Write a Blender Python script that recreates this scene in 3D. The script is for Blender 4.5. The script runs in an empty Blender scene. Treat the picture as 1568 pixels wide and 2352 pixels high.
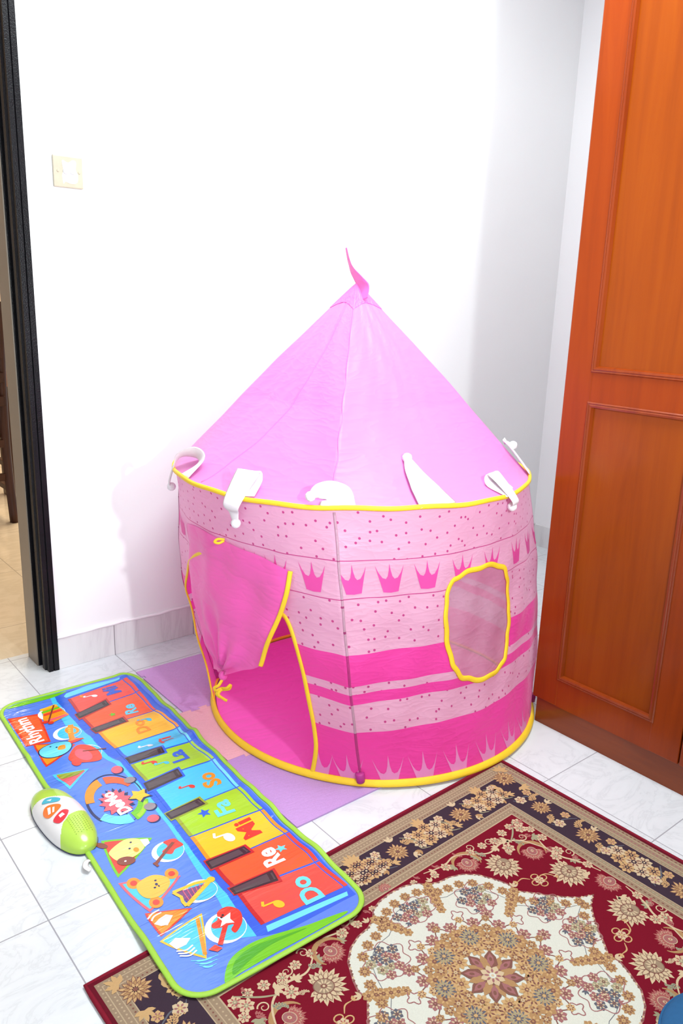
import bpy, bmesh, math, random
import numpy as np
from mathutils import Vector, Matrix
from mathutils.geometry import tessellate_polygon

T = 0.302                      # side of one floor tile, metres
scene = bpy.context.scene
COL = scene.collection
rnd = random.Random(7)


# ------------------------------------------------------------------ materials
def lin(c):
    return tuple(((v / 255) / 12.92 if v / 255 <= 0.04045 else ((v / 255 + 0.055) / 1.055) ** 2.4) for v in c)


class NT:
    """tiny helper around a node tree"""
    def __init__(self, name):
        self.m = bpy.data.materials.new(name)
        self.m.use_nodes = True
        self.t = self.m.node_tree
        self.b = self.t.nodes['Principled BSDF']
        self.out = self.t.nodes['Material Output']

    def n(self, typ, **kw):
        nd = self.t.nodes.new(typ)
        for k, v in kw.items():
            setattr(nd, k, v)
        return nd

    def link(self, a, b):
        self.t.links.new(a, b)

    def val(self, sock, v):
        if hasattr(v, 'links') or isinstance(v, bpy.types.NodeSocket):
            self.link(v, sock)
        else:
            sock.default_value = v

    def math(self, op, a, b=0.0, c=None, clamp=False):
        nd = self.n('ShaderNodeMath', operation=op)
        nd.use_clamp = clamp
        self.val(nd.inputs[0], a)
        self.val(nd.inputs[1], b)
        if c is not None:
            self.val(nd.inputs[2], c)
        return nd.outputs[0]

    def mix(self, fac, a, b):
        nd = self.n('ShaderNodeMix', data_type='RGBA')
        self.val(nd.inputs[0], fac)
        for s, v in ((nd.inputs[6], a), (nd.inputs[7], b)):
            if isinstance(v, bpy.types.NodeSocket):
                self.link(v, s)
            else:
                s.default_value = (*v[:3], 1)
        return nd.outputs[2]

    def coord(self, which='Object'):
        return self.n('ShaderNodeTexCoord').outputs[which]

    def noise(self, vec, scale, detail=3, rough=0.5, dist=0.0, out='Fac'):
        nd = self.n('ShaderNodeTexNoise')
        if vec is not None:
            self.link(vec, nd.inputs['Vector'])
        nd.inputs['Scale'].default_value = scale
        nd.inputs['Detail'].default_value = detail
        nd.inputs['Roughness'].default_value = rough
        nd.inputs['Distortion'].default_value = dist
        return nd.outputs[out]

    def mapping(self, vec, scale=(1, 1, 1), loc=(0, 0, 0), rot=(0, 0, 0)):
        nd = self.n('ShaderNodeMapping')
        self.link(vec, nd.inputs['Vector'])
        nd.inputs['Scale'].default_value = scale
        nd.inputs['Location'].default_value = loc
        nd.inputs['Rotation'].default_value = rot
        return nd.outputs[0]

    def ramp(self, fac, stops):
        nd = self.n('ShaderNodeValToRGB')
        self.link(fac, nd.inputs[0])
        el = nd.color_ramp.elements
        while len(el) < len(stops):
            el.new(0.5)
        for e, (p, c) in zip(el, stops):
            e.position = p
            e.color = (*c[:3], 1) if not isinstance(c, (int, float)) else (c, c, c, 1)
        return nd.outputs[0]

    def bump(self, height, strength=0.3, dist=0.01):
        nd = self.n('ShaderNodeBump')
        nd.inputs['Strength'].default_value = strength
        nd.inputs['Distance'].default_value = dist
        self.link(height, nd.inputs['Height'])
        self.link(nd.outputs[0], self.b.inputs['Normal'])
        return nd.outputs[0]

    def base(self, c):
        s = self.b.inputs['Base Color']
        if isinstance(c, bpy.types.NodeSocket):
            self.link(c, s)
        else:
            s.default_value = (*c[:3], 1)

    def set(self, rough=0.5, spec=0.5, coat=0.0, coat_rough=0.05, metal=0.0):
        self.b.inputs['Roughness'].default_value = rough
        self.b.inputs['Specular IOR Level'].default_value = spec
        self.b.inputs['Coat Weight'].default_value = coat
        self.b.inputs['Coat Roughness'].default_value = coat_rough
        self.b.inputs['Metallic'].default_value = metal
        return self


MATS = {}


def plain(name, rgb, rough=0.5, spec=0.4, coat=0.0, var=0.05, nscale=40, bump=0.0, bscale=200, translucent=0.0, linear=False):
    if name in MATS:
        return MATS[name]
    k = NT(name)
    c = rgb if linear else lin(rgb)
    co = k.coord()
    nz = k.noise(co, nscale, 3)
    lo = tuple(v * (1 - var) for v in c)
    hi = tuple(min(1, v * (1 + var)) for v in c)
    cc = k.mix(nz, lo, hi)
    k.base(cc)
    k.set(rough, spec, coat)
    if bump:
        k.bump(k.noise(co, bscale, 3), bump, 0.002)
    if translucent:
        tr = k.n('ShaderNodeBsdfTranslucent')
        k.link(cc, tr.inputs['Color'])
        mx = k.n('ShaderNodeMixShader')
        mx.inputs[0].default_value = translucent
        k.link(k.b.outputs[0], mx.inputs[1])
        k.link(tr.outputs[0], mx.inputs[2])
        k.link(mx.outputs[0], k.out.inputs[0])
    MATS[name] = k.m
    return k.m


def mat_wall():
    k = NT('painted_plaster')
    co = k.coord()
    n = k.noise(co, 3, 4)
    k.base(k.mix(n, (0.87, 0.87, 0.89), (0.91, 0.91, 0.92)))
    k.set(0.6, 0.3)
    k.bump(k.noise(co, 60, 4), 0.08, 0.004)
    return k.m


def mat_tile(name, size, base_lo, base_hi, vein, grout, rough=0.18, half=0.0045):
    k = NT(name)
    co = k.coord()
    sep = k.n('ShaderNodeSeparateXYZ')
    k.link(co, sep.inputs[0])
    gs = []
    for ax in (0, 1):
        f = k.math('FRACT', k.math('ADD', k.math('DIVIDE', sep.outputs[ax], size), 100.0))
        d = k.math('MINIMUM', f, k.math('SUBTRACT', 1.0, f))
        gs.append(k.math('LESS_THAN', d, half))
    g = k.math('MAXIMUM', gs[0], gs[1])
    # each tile gets its own vein offset
    fl = k.n('ShaderNodeVectorMath', operation='FLOOR')
    dv = k.n('ShaderNodeVectorMath', operation='SCALE')
    k.link(co, dv.inputs[0])
    dv.inputs['Scale'].default_value = 1 / size
    k.link(dv.outputs[0], fl.inputs[0])
    wn = k.n('ShaderNodeTexWhiteNoise', noise_dimensions='3D')
    k.link(fl.outputs[0], wn.inputs['Vector'])
    ad = k.n('ShaderNodeVectorMath', operation='MULTIPLY_ADD')
    k.link(wn.outputs['Color'], ad.inputs[0])
    ad.inputs[1].default_value = (7, 7, 7)
    k.link(co, ad.inputs[2])
    mp = k.mapping(ad.outputs[0], (5, 9, 1), rot=(0, 0, 0.7))
    v = k.noise(mp, 1.0, 6, 0.6, 1.6)
    vr = k.ramp(v, [(0.0, base_hi), (0.42, base_hi), (0.49, base_lo), (0.515, vein), (0.54, base_lo), (0.64, base_hi), (1.0, base_hi)])
    k.base(k.mix(g, vr, grout))
    k.set(rough, 0.5)
    r = k.math('MULTIPLY_ADD', g, 0.6, rough)
    k.link(r, k.b.inputs['Roughness'])
    inv = k.math('SUBTRACT', 1.0, g)
    k.bump(inv, 0.3, 0.0015)
    return k.m


def mat_wood(name, lo, mid, hi, axis_scale, rough=0.3, coat=0.10):
    k = NT(name)
    co = k.coord()
    mp = k.mapping(co, axis_scale)
    big = k.noise(k.mapping(co, (3, 3, 0.8)), 1.0, 2)
    gr = k.noise(mp, 1.0, 8, 0.65, 0.6)
    mixv = k.math('MULTIPLY_ADD', gr, 0.6, k.math('MULTIPLY', big, 0.4))
    k.base(k.ramp(mixv, [(0.3, lo), (0.5, mid), (0.72, hi)]))
    k.set(rough, 0.22, coat, 0.12)
    k.bump(gr, 0.03, 0.002)
    return k.m


def uvnode(k):
    nd = k.n('ShaderNodeUVMap')
    nd.uv_map = 'UVMap'
    return nd.outputs[0]


def fabric_finish(k, colour, trans, bump_h, strength, dist, rough=0.38, sheen=0.2):
    k.base(colour)
    k.set(rough, 0.35)
    k.b.inputs['Sheen Weight'].default_value = sheen
    nrm = k.bump(bump_h, strength, dist)
    tr = k.n('ShaderNodeBsdfTranslucent')
    k.link(colour, tr.inputs['Color'])
    k.link(nrm, tr.inputs['Normal'])
    mx = k.n('ShaderNodeMixShader')
    mx.inputs[0].default_value = trans
    k.link(k.b.outputs[0], mx.inputs[1])
    k.link(tr.outputs[0], mx.inputs[2])
    k.link(mx.outputs[0], k.out.inputs[0])


def creases(k, uv, scale=9):
    """thin ridged folds running in several directions"""
    acc = None
    for i, (rot, sx, sy) in enumerate(((0.5, 1.0, 3.2), (-0.6, 1.0, 3.6), (1.4, 1.0, 2.6))):
        mp = k.mapping(uv, (sx, sy, 1), (i * 3.1, i * 1.7, 0), (0, 0, rot))
        n = k.noise(mp, scale * (1 + 0.3 * i), 2, 0.5, 0.35)
        r = k.math('ABSOLUTE', k.math('SUBTRACT', n, 0.5))
        r = k.math('SUBTRACT', 1.0, k.math('MULTIPLY', r, 9.0, clamp=True))
        r = k.math('POWER', r, 2.0)
        acc = r if acc is None else k.math('ADD', acc, r)
    return acc


PALE = lin((241, 196, 220))
HOT = lin((250, 80, 182))
DOT = lin((205, 82, 150))
ROOF = lin((242, 152, 224))
S_TOP_LINE, S_LOW_LINE = 0.824, 0.695


def mat_print(dark=1.0, name='printed_tent_cloth'):
    """pale cloth with dots, two thin lines and hot pink bands; UV = (metres round, share of height)"""
    k = NT(name)
    uv = uvnode(k)
    sep = k.n('ShaderNodeSeparateXYZ')
    k.link(uv, sep.inputs[0])
    wob = k.noise(uv, 5, 2)
    v = k.math('ADD', sep.outputs[1], k.math('MULTIPLY_ADD', wob, 0.012, -0.006))
    hot = None
    for a, b in ((0.39, 0.502), (0.322, 0.36), (-1.0, 0.212)):
        i = k.math('MULTIPLY', k.math('GREATER_THAN', v, a), k.math('LESS_THAN', v, b))
        hot = i if hot is None else k.math('MAXIMUM', hot, i)
    # dots
    mp = k.mapping(uv, (1, 0.728, 1))
    vo = k.n('ShaderNodeTexVoronoi', feature='F1')
    vo.voronoi_dimensions = '2D'
    vo.inputs['Scale'].default_value = 29
    vo.inputs['Randomness'].default_value = 0.85
    k.link(mp, vo.inputs['Vector'])
    dot = k.math('LESS_THAN', vo.outputs['Distance'], 0.095)
    crownrow = k.math('MULTIPLY', k.math('GREATER_THAN', v, S_LOW_LINE), k.math('LESS_THAN', v, S_TOP_LINE))
    dot = k.math('MULTIPLY', dot, k.math('SUBTRACT', 1.0, crownrow))
    for s in (S_TOP_LINE, S_LOW_LINE):
        d = k.math('ABSOLUTE', k.math('SUBTRACT', v, s))
        dot = k.math('MAXIMUM', dot, k.math('LESS_THAN', d, 0.0016))
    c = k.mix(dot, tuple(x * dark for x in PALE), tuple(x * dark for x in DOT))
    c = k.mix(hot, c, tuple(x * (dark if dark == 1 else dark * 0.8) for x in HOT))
    fabric_finish(k, c, 0.42, creases(k, k.mapping(uv, (1, 0.73, 1)), 6.5), 0.13, 0.006, 0.32)
    return k.m


def mat_cloth(name, c, trans=0.3, cre=6, strength=0.3, rough=0.4):
    k = NT(name)
    uv = uvnode(k)
    n = k.noise(uv, 6, 2)
    col = k.mix(n, tuple(x * 0.97 for x in c), tuple(min(1, x * 1.03) for x in c))
    fabric_finish(k, col, trans, creases(k, uv, cre), strength, 0.006, rough)
    return k.m


def mat_mesh_net():
    k = NT('window_netting')
    uv = uvnode(k)
    n = k.noise(uv, 25, 3)
    col = k.mix(n, lin((196, 150, 172)), lin((214, 176, 194)))
    k.base(col)
    k.set(0.6, 0.3)
    k.bump(creases(k, uv, 5), 0.10, 0.006)
    tp = k.n('ShaderNodeBsdfTransparent')
    mx = k.n('ShaderNodeMixShader')
    mx.inputs[0].default_value = 0.46
    k.link(k.b.outputs[0], mx.inputs[1])
    k.link(tp.outputs[0], mx.inputs[2])
    k.link(mx.outputs[0], k.out.inputs[0])
    return k.m


def mat_foam(name, rgb):
    k = NT(name)
    co = k.coord()
    c = lin(rgb)
    n = k.noise(co, 260, 4)
    k.base(k.mix(n, tuple(v * 0.86 for v in c), tuple(min(1, v * 1.1) for v in c)))
    k.set(0.42, 0.45)
    mp = k.mapping(co, (45, 190, 1), rot=(0, 0, 0.35))
    k.bump(k.noise(mp, 1, 2), 0.35, 0.003)
    return k.m


def mat_black_paint():
    k = NT('black_gloss_paint')
    co = k.coord()
    n = k.noise(co, 9, 5)
    k.base(k.mix(n, lin((14, 14, 17)), lin((30, 29, 33))))
    k.set(0.28, 0.12, 0.12, 0.1)
    k.bump(k.noise(k.mapping(co, (1, 1, 0.8)), 330, 3), 0.5, 0.002)
    return k.m


def mat_vinyl(name, rgb):
    if name in MATS:
        return MATS[name]
    k = NT(name)
    co = k.coord()
    c = lin(rgb)
    n = k.noise(co, 12, 3)
    k.base(k.mix(n, tuple(v * 0.93 for v in c), tuple(min(1, v * 1.05) for v in c)))
    k.set(0.16, 0.55)
    mp = k.mapping(co, (11, 55, 1), rot=(0, 0, 0.35))
    a = k.noise(mp, 1, 3, 0.55)
    rg_ = k.noise(k.mapping(co, (5, 46, 1), (2.0, 1.0, 0), (0, 0, 0.12)), 1, 2, 0.5, 0.4)
    rg_ = k.math('SUBTRACT', 1.0, k.math('MULTIPLY', k.math('ABSOLUTE', k.math('SUBTRACT', rg_, 0.5)), 11.0, clamp=True))
    sp_ = k.n('ShaderNodeSeparateXYZ')
    k.link(co, sp_.inputs[0])
    mask = k.math('MULTIPLY', k.math('SUBTRACT', k.noise(co, 5.5, 1), 0.50), 5.0, clamp=True)
    mask = k.math('MULTIPLY', mask, k.math('MULTIPLY_ADD', sp_.outputs[0], -4.0, 1.7, clamp=True))
    k.bump(k.math('ADD', a, k.math('MULTIPLY', k.math('MULTIPLY', rg_, mask), 0.8)), 0.42, 0.006)
    MATS[name] = k.m
    return k.m


def mat_pile(name, rgb, var=0.16):
    if name in MATS:
        return MATS[name]
    k = NT(name)
    co = k.coord()
    c = lin(rgb)
    mp = k.mapping(co, (220, 900, 1))
    n = k.noise(mp, 1, 3)
    k.base(k.mix(n, tuple(v * (1 - var) for v in c), tuple(min(1, v * (1 + var)) for v in c)))
    k.set(0.85, 0.1)
    k.bump(k.noise(co, 700, 2), 0.25, 0.001)
    MATS[name] = k.m
    return k.m


# ------------------------------------------------------------------ mesh helpers
def link_mesh(name, verts, faces, mats, parent=None, fmat=None, smooth=True, uvs=None, clean=False):
    me = bpy.data.meshes.new(name)
    me.from_pydata([tuple(map(float, v)) for v in verts], [], [tuple(int(i) for i in f) for f in faces])
    for m in (mats if isinstance(mats, (list, tuple)) else [mats]):
        me.materials.append(m)
    if fmat is not None:
        me.polygons.foreach_set('material_index', np.asarray(fmat, dtype=np.int32))
    if smooth:
        me.polygons.foreach_set('use_smooth', np.ones(len(me.polygons), dtype=bool))
    if uvs is not None:
        lay = me.uv_layers.new(name='UVMap')
        idx = np.empty(len(me.loops), dtype=np.int32)
        me.loops.foreach_get('vertex_index', idx)
        lay.data.foreach_set('uv', np.asarray(uvs, dtype=np.float32)[idx].ravel())
    me.validate()
    me.update()
    o = bpy.data.objects.new(name, me)
    COL.objects.link(o)
    if parent is not None:
        o.parent = parent
    return o


def link_bm(name, bm, mats, parent=None, smooth=False, loc=None):
    me = bpy.data.meshes.new(name)
    bm.normal_update()
    bm.to_mesh(me)
    bm.free()
    for m in (mats if isinstance(mats, (list, tuple)) else [mats]):
        me.materials.append(m)
    if smooth:
        me.polygons.foreach_set('use_smooth', np.ones(len(me.polygons), dtype=bool))
    o = bpy.data.objects.new(name, me)
    COL.objects.link(o)
    if parent is not None:
        o.parent = parent
    if loc is not None:
        o.location = loc
    return o


def add_box(bm, lo, hi, bevel=0.0, seg=2):
    r = bmesh.ops.create_cube(bm, size=1.0)
    vs = r['verts']
    for v in vs:
        v.co = Vector([lo[i] + (v.co[i] + 0.5) * (hi[i] - lo[i]) for i in range(3)])
    if bevel:
        es = list({e for v in vs for e in v.link_edges})
        bmesh.ops.bevel(bm, geom=es, offset=bevel, segments=seg, affect='EDGES', profile=0.6)


def box(name, lo, hi, m, parent=None, bevel=0.0):
    bm = bmesh.new()
    add_box(bm, lo, hi, bevel)
    return link_bm(name, bm, m, parent)


def empty(name, loc=(0, 0, 0)):
    o = bpy.data.objects.new(name, None)
    o.location = loc
    o.empty_display_size = 0.1
    COL.objects.link(o)
    return o


def tag(o, label=None, cat=None, group=None, kind=None):
    if label:
        o['label'] = label
    if cat:
        o['category'] = cat
    if group:
        o['group'] = group
    if kind:
        o['kind'] = kind
    return o


def adopt(parent, *kids):
    """parent kids that were modelled in world coordinates"""
    for k in kids:
        k.parent = parent
        k.matrix_parent_inverse = Matrix.Translation(parent.location).inverted()


def sweep(path, side, nrm, ra, rb, n=8, closed=False, taper=None):
    """elliptical tube along path; side/nrm per point frames"""
    path = np.asarray(path, float)
    N = len(path)
    a = np.linspace(0, 2 * np.pi, n, endpoint=False)
    tp = np.ones(N) if taper is None else np.asarray(taper)
    V = (path[:, None, :] + tp[:, None, None] * (ra * np.cos(a)[None, :, None] * side[:, None, :] + rb * np.sin(a)[None, :, None] * nrm[:, None, :])).reshape(-1, 3)
    F = []
    for i in range(N if closed else N - 1):
        j = (i + 1) % N
        for k in range(n):
            l = (k + 1) % n
            F.append((i * n + k, i * n + l, j * n + l, j * n + k))
    if not closed:
        F.append(tuple(range(n))[::-1])
        F.append(tuple((N - 1) * n + k for k in range(n)))
    return V, F


def unit(v):
    v = np.asarray(v, float)
    return v / np.maximum(np.linalg.norm(v, axis=-1, keepdims=True), 1e-9)


def frames(path, ref, closed=False):
    """side and normal for a path given approximate normals"""
    p = np.asarray(path, float)
    t = np.roll(p, -1, 0) - np.roll(p, 1, 0)
    if not closed:
        t[0] = p[1] - p[0]
        t[-1] = p[-1] - p[-2]
    t = unit(t)
    ref = np.broadcast_to(np.asarray(ref, float), p.shape)
    side = unit(np.cross(t, ref))
    nrm = unit(np.cross(side, t))
    return side, nrm


def tube(name, path, r, m, parent=None, ref=(0, 0, 1), rb=None, closed=False, taper=None, n=8):
    s, q = frames(path, ref, closed)
    V, F = sweep(path, s, q, r, rb or r, n, closed, taper)
    return link_mesh(name, V, F, m, parent)


def spline(pts, n):
    """Catmull-Rom through pts"""
    p = np.asarray(pts, float)
    q = np.vstack([2 * p[0] - p[1], p, 2 * p[-1] - p[-2]])
    out = []
    segs = len(p) - 1
    for u in np.linspace(0, segs, n):
        i = min(int(u), segs - 1)
        t = u - i
        a, b, c, d = q[i], q[i + 1], q[i + 2], q[i + 3]
        out.append(0.5 * ((2 * b) + (-a + c) * t + (2 * a - 5 * b + 4 * c - d) * t * t + (-a + 3 * b - 3 * c + d) * t ** 3))
    return np.array(out)


# ------------------------------------------------------------------ 2-D print helpers (all in mm)
def tess(pts):
    tri = tessellate_polygon([[Vector((x, y, 0)) for x, y in pts]])
    p = np.array(pts, float)
    return np.array([[p[i] for i in t] for t in tri]) if tri else np.zeros((0, 3, 2))


def split_tris(tris, L):
    """bisect the longest edge until no edge is longer than L"""
    tris = np.asarray(tris, float)
    done = []
    while len(tris):
        e = np.stack([np.linalg.norm(tris[:, (i + 1) % 3] - tris[:, i], axis=1) for i in range(3)], 1)
        k = e.argmax(1)
        big = e.max(1) > L
        done.append(tris[~big])
        t = tris[big]
        k = k[big]
        if not len(t):
            break
        ar = np.arange(len(t))
        a, b, c = t[ar, k], t[ar, (k + 1) % 3], t[ar, (k + 2) % 3]
        m = (a + b) / 2
        tris = np.concatenate([np.stack([a, m, c], 1), np.stack([m, b, c], 1)])
    return np.concatenate(done) if done else tris


def ell(cx, cy, rx, ry=None, rot=0, n=28, a0=0, a1=360):
    ry = rx if ry is None else ry
    a = np.radians(np.linspace(a0, a1, n, endpoint=(a1 - a0) < 360))
    x, y = rx * np.cos(a), ry * np.sin(a)
    c, s = math.cos(math.radians(rot)), math.sin(math.radians(rot))
    return [(cx + c * i - s * j, cy + s * i + c * j) for i, j in zip(x, y)]


def stroke(pts, w, closed=False):
    """polyline widened to a polygon strip; w number or list"""
    p = np.asarray(pts, float)
    N = len(p)
    t = np.roll(p, -1, 0) - np.roll(p, 1, 0)
    if not closed:
        t[0], t[-1] = p[1] - p[0], p[-1] - p[-2]
    t = unit(t)
    nn = np.stack([-t[:, 1], t[:, 0]], 1)
    w = np.broadcast_to(np.asarray(w, float), (N,))[:, None] / 2
    a, b = p + nn * w, p - nn * w
    tris = []
    for i in range(N if closed else N - 1):
        j = (i + 1) % N
        tris += [[a[i], b[i], b[j]], [a[i], b[j], a[j]]]
    return np.array(tris)


def smooth2(pts, n=40, closed=True):
    if closed:
        p = list(pts)
        q = spline(p[-2:] + p + p[:2], n * 2)
        # keep only the middle section
        segs = len(p) + 3
        u = np.linspace(0, segs, n * 2)
        return [tuple(v) for v, k in zip(q, u) if 1.999 <= k < segs - 1.001]
    return [tuple(v) for v in spline(pts, n)]


def star(cx, cy, r, ri=0.45, n=5, rot=0):
    return [(cx + (r if i % 2 == 0 else r * ri) * math.cos(math.radians(rot + i * 180 / n)),
             cy + (r if i % 2 == 0 else r * ri) * math.sin(math.radians(rot + i * 180 / n))) for i in range(2 * n)]


def rrect(x0, y0, x1, y1, r, n=8):
    out = []
    for cx, cy, a in ((x1 - r, y1 - r, 0), (x0 + r, y1 - r, 90), (x0 + r, y0 + r, 180), (x1 - r, y0 + r, 270)):
        for i in range(n + 1):
            t = math.radians(a + 90 * i / n)
            out.append((cx + r * math.cos(t), cy + r * math.sin(t)))
    return out


def text_tris(s, size, bold=0.03):
    cu = bpy.data.curves.new('lettering', 'FONT')
    cu.body = s
    cu.align_x = 'CENTER'
    cu.align_y = 'CENTER'
    cu.size = 1.0
    cu.offset = bold
    cu.resolution_u = 3
    o = bpy.data.objects.new('lettering', cu)
    me = o.to_mesh()
    me.calc_loop_triangles()
    co = np.array([v.co[:2] for v in me.vertices])
    tris = np.array([co[list(t.vertices)] for t in me.loop_triangles])
    o.to_mesh_clear()
    bpy.data.objects.remove(o)
    bpy.data.curves.remove(cu)
    mid = (tris.reshape(-1, 2).min(0) + tris.reshape(-1, 2).max(0)) / 2
    return (tris - mid) * size


class Print:
    """flat artwork gathered as triangles per colour, each at a layer"""
    def __init__(self):
        self.items = []           # (material, layer, tris)

    def poly(self, m, layer, pts):
        self.items.append((m, layer, tess(pts)))

    def tris(self, m, layer, tr):
        self.items.append((m, layer, np.asarray(tr, float)))

    def build(self, name, place, parent, L=None, step=0.00025, flip=False):
        """place(N,2 mm)->(N,3) world, normals"""
        mats, V, F, FM, NR = [], [], [], [], []
        off = 0
        for it, (m, layer, tr) in enumerate(self.items):
            if not len(tr):
                continue
            fine = (it % 40) * step * 0.02
            # anticlockwise
            d = (tr[:, 1, 0] - tr[:, 0, 0]) * (tr[:, 2, 1] - tr[:, 0, 1]) - (tr[:, 1, 1] - tr[:, 0, 1]) * (tr[:, 2, 0] - tr[:, 0, 0])
            tr = tr.copy()
            tr[d < 0] = tr[d < 0][:, ::-1]
            tr = tr[np.abs(d) > 1e-6]
            if not len(tr):
                continue
            if L:
                tr = split_tris(tr, L)
            P2 = np.round(tr.reshape(-1, 2), 4)
            uq, inv = np.unique(P2, axis=0, return_inverse=True)
            pos, nor = place(uq)
            V.append(pos + nor * (layer * step + fine))
            NR.append(nor)
            fi = inv.reshape(-1, 3) + off
            F.append(fi[:, ::-1] if flip else fi)
            off += len(uq)
            if m not in mats:
                mats.append(m)
            FM.append(np.full(len(tr), mats.index(m)))
        V, F, FM, NR = np.concatenate(V), np.concatenate(F), np.concatenate(FM), np.concatenate(NR)
        o = link_mesh(name, V, F, mats, parent, FM)
        try:
            if len(o.data.vertices) == len(NR):
                o.data.normals_split_custom_set_from_vertices([tuple(v) for v in NR])
        except Exception as ex:
            print('normals', ex)
        return o


# ================================================================== THE ROOM
YW = 2.525 * T          # face of the back wall
XR = 9.6 * T            # right wall
ZC = 2.75
M_wall = mat_wall()
M_floor = mat_tile('white_marble_tile', T, (0.69, 0.72, 0.75), (0.715, 0.745, 0.775), (0.63, 0.66, 0.69), (0.33, 0.33, 0.36))
M_hall_floor = mat_tile('beige_polished_tile', 0.6, (0.70, 0.60, 0.45), (0.74, 0.64, 0.49), (0.68, 0.58, 0.43), (0.36, 0.30, 0.22), 0.12, 0.003)
M_skirt = mat_tile('marble_skirting_tile', T, (0.72, 0.71, 0.72), (0.77, 0.76, 0.77), (0.66, 0.64, 0.66), (0.24, 0.22, 0.24), 0.3)
M_black = mat_black_paint()
M_jamb = plain('grey_brown_jamb_paint', (128, 116, 104), 0.4, 0.4, var=0.1, nscale=6)
M_hall_wall = plain('cream_hall_wall', (236, 214, 186), 0.7, 0.2)

YH = 0.905              # hall side of the back wall
floor = tag(box('floor', (-3.2, -3.4, -0.06), (XR, YH + 0.03, 0.0), M_floor), kind='structure')
hallfloor = tag(box('floor_hall', (-3.2, YH + 0.03, -0.06), (XR, 6.0, 0.0), M_hall_floor), kind='structure')
ceiling = tag(box('ceiling', (-3.2, -3.4, ZC), (XR + 0.1, YH, ZC + 0.08), M_wall), kind='structure')
XD = 1.36 * T           # right edge of the doorway frame
bm = bmesh.new()
add_box(bm, (XD - 0.018, YW, 0.0), (XR + 0.1, YH, ZC))
add_box(bm, (-0.55, YW, 2.14), (XD - 0.018, YH, ZC))
add_box(bm, (-3.2, YW, 0.0), (-0.55, YH, ZC))
wall_back = tag(link_bm('wall_back', bm, M_wall), kind='structure')
wall_right = tag(box('wall_right', (XR, -3.3, 0.0), (XR + 0.1, YW, ZC), M_wall), kind='structure')
wall_left = tag(box('wall_left', (-2.3, -3.3, 0.0), (-2.2, YW, ZC), M_wall), kind='structure')
wall_front = tag(box('wall_front', (-2.3, -3.4, 0.0), (XR + 0.1, -3.3, ZC), M_wall), kind='structure')
wall_hall = tag(box('wall_hall', (-3.2, 6.0, 0.0), (XR, 6.1, ZC), M_hall_wall), kind='structure')
ceiling_hall = tag(box('ceiling_hall', (-3.2, YH, ZC), (XR + 0.1, 6.0, ZC + 0.08), M_hall_wall), kind='structure')

# skirting of the same tile, with a bead of white filler on top
bm = bmesh.new()
add_box(bm, (XD, YW - 0.010, 0.0), (XR, YW, 0.110), 0.001, 1)
skirt = tag(link_bm('baseboard_back', bm, M_skirt), kind='structure')
pts = np.array([(x, YW - 0.005 + 0.001 * math.sin(40 * x), 0.112 + 0.002 * math.sin(23 * x) + 0.001 * math.sin(71 * x)) for x in np.linspace(XD, XR, 160)])
fill = tube('filler_bead', pts, 0.008, plain('white_filler', (236, 230, 234), 0.7), skirt, rb=0.005, n=6)
tag(fill, 'rough white filler line')
tag(box('baseboard_right', (XR - 0.010, -3.4, 0.0), (XR, YW - 0.012, 0.110), M_skirt), kind='structure')

# door frame: stepped black profile and a grey-brown inner lining
XJ = 1.222 * T
bm = bmesh.new()
prof = [(XD, YW - 0.012), (XD, YW + 0.03), (XD - 0.02, YW + 0.045), (XD - 0.02, YH), (XJ - 0.002, YH), (XJ - 0.002, YW + 0.055), (XJ + 0.010, YW + 0.055), (XJ + 0.010, YW + 0.036),
        (XJ + 0.003, YW + 0.034), (XJ + 0.003, YW + 0.012), (XJ + 0.008, YW + 0.008), (XJ + 0.008, YW - 0.012), (XJ + 0.022, YW - 0.012), (XJ + 0.024, YW - 0.008), (XJ + 0.026, YW - 0.012)]
lo = [bm.verts.new((x, y, 0.0)) for x, y in prof]
hi = [bm.verts.new((x, y, 2.16)) for x, y in prof]
for i in range(len(prof)):
    j = (i + 1) % len(prof)
    f = bm.faces.new((lo[j], lo[i], hi[i], hi[j]))
bmesh.ops.recalc_face_normals(bm, faces=bm.faces)
add_box(bm, (-0.51, YW - 0.012, 2.10), (XD - 0.004, YW + 0.05, 2.16))
door = tag(link_bm('door_1', bm, M_black), kind='structure')
tag(door, 'glossy black painted door frame at the left edge')
jl = box('door_lining', (XJ - 0.006, YW + 0.056, 0.0), (XJ - 0.0025, YH + 0.004, 2.10), M_jamb, door)
tag(jl, 'grey brown inner lining of the frame')

# ================================================================== LIGHT SWITCH
SX, SZ = 1.763 * T, 5.08 * T
sw = empty('light_switch', (SX, YW, SZ))
tag(sw, 'square yellowed switch plate with white paint daubs on the white wall', 'light switch')
M_plate = plain('yellowed_plastic', (186, 176, 156), 0.4, 0.4, var=0.16, nscale=30)
M_daub = plain('white_paint_daub', (226, 224, 228), 0.55)
bm = bmesh.new()
add_box(bm, (-0.043, -0.009, -0.043), (0.043, -0.0002, 0.043), 0.003, 2)
link_bm('cover_plate', bm, M_plate, sw)
outl = smooth2([(-17, 30), (0, 25), (14, 33), (24, 28), (22, 8), (28, -8), (24, -27), (6, -31), (-10, -27), (-16, -33), (-19, -12), (-15, 4)], 40)
tt = tess(outl) / 1000
V = np.array([(x, -0.0096, z) for x, z in tt.reshape(-1, 2)])
daub = link_mesh('paint_patch', V, np.arange(len(V)).reshape(-1, 3), M_daub, sw, smooth=False)
tag(daub, 'white paint daubed over the middle')
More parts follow.
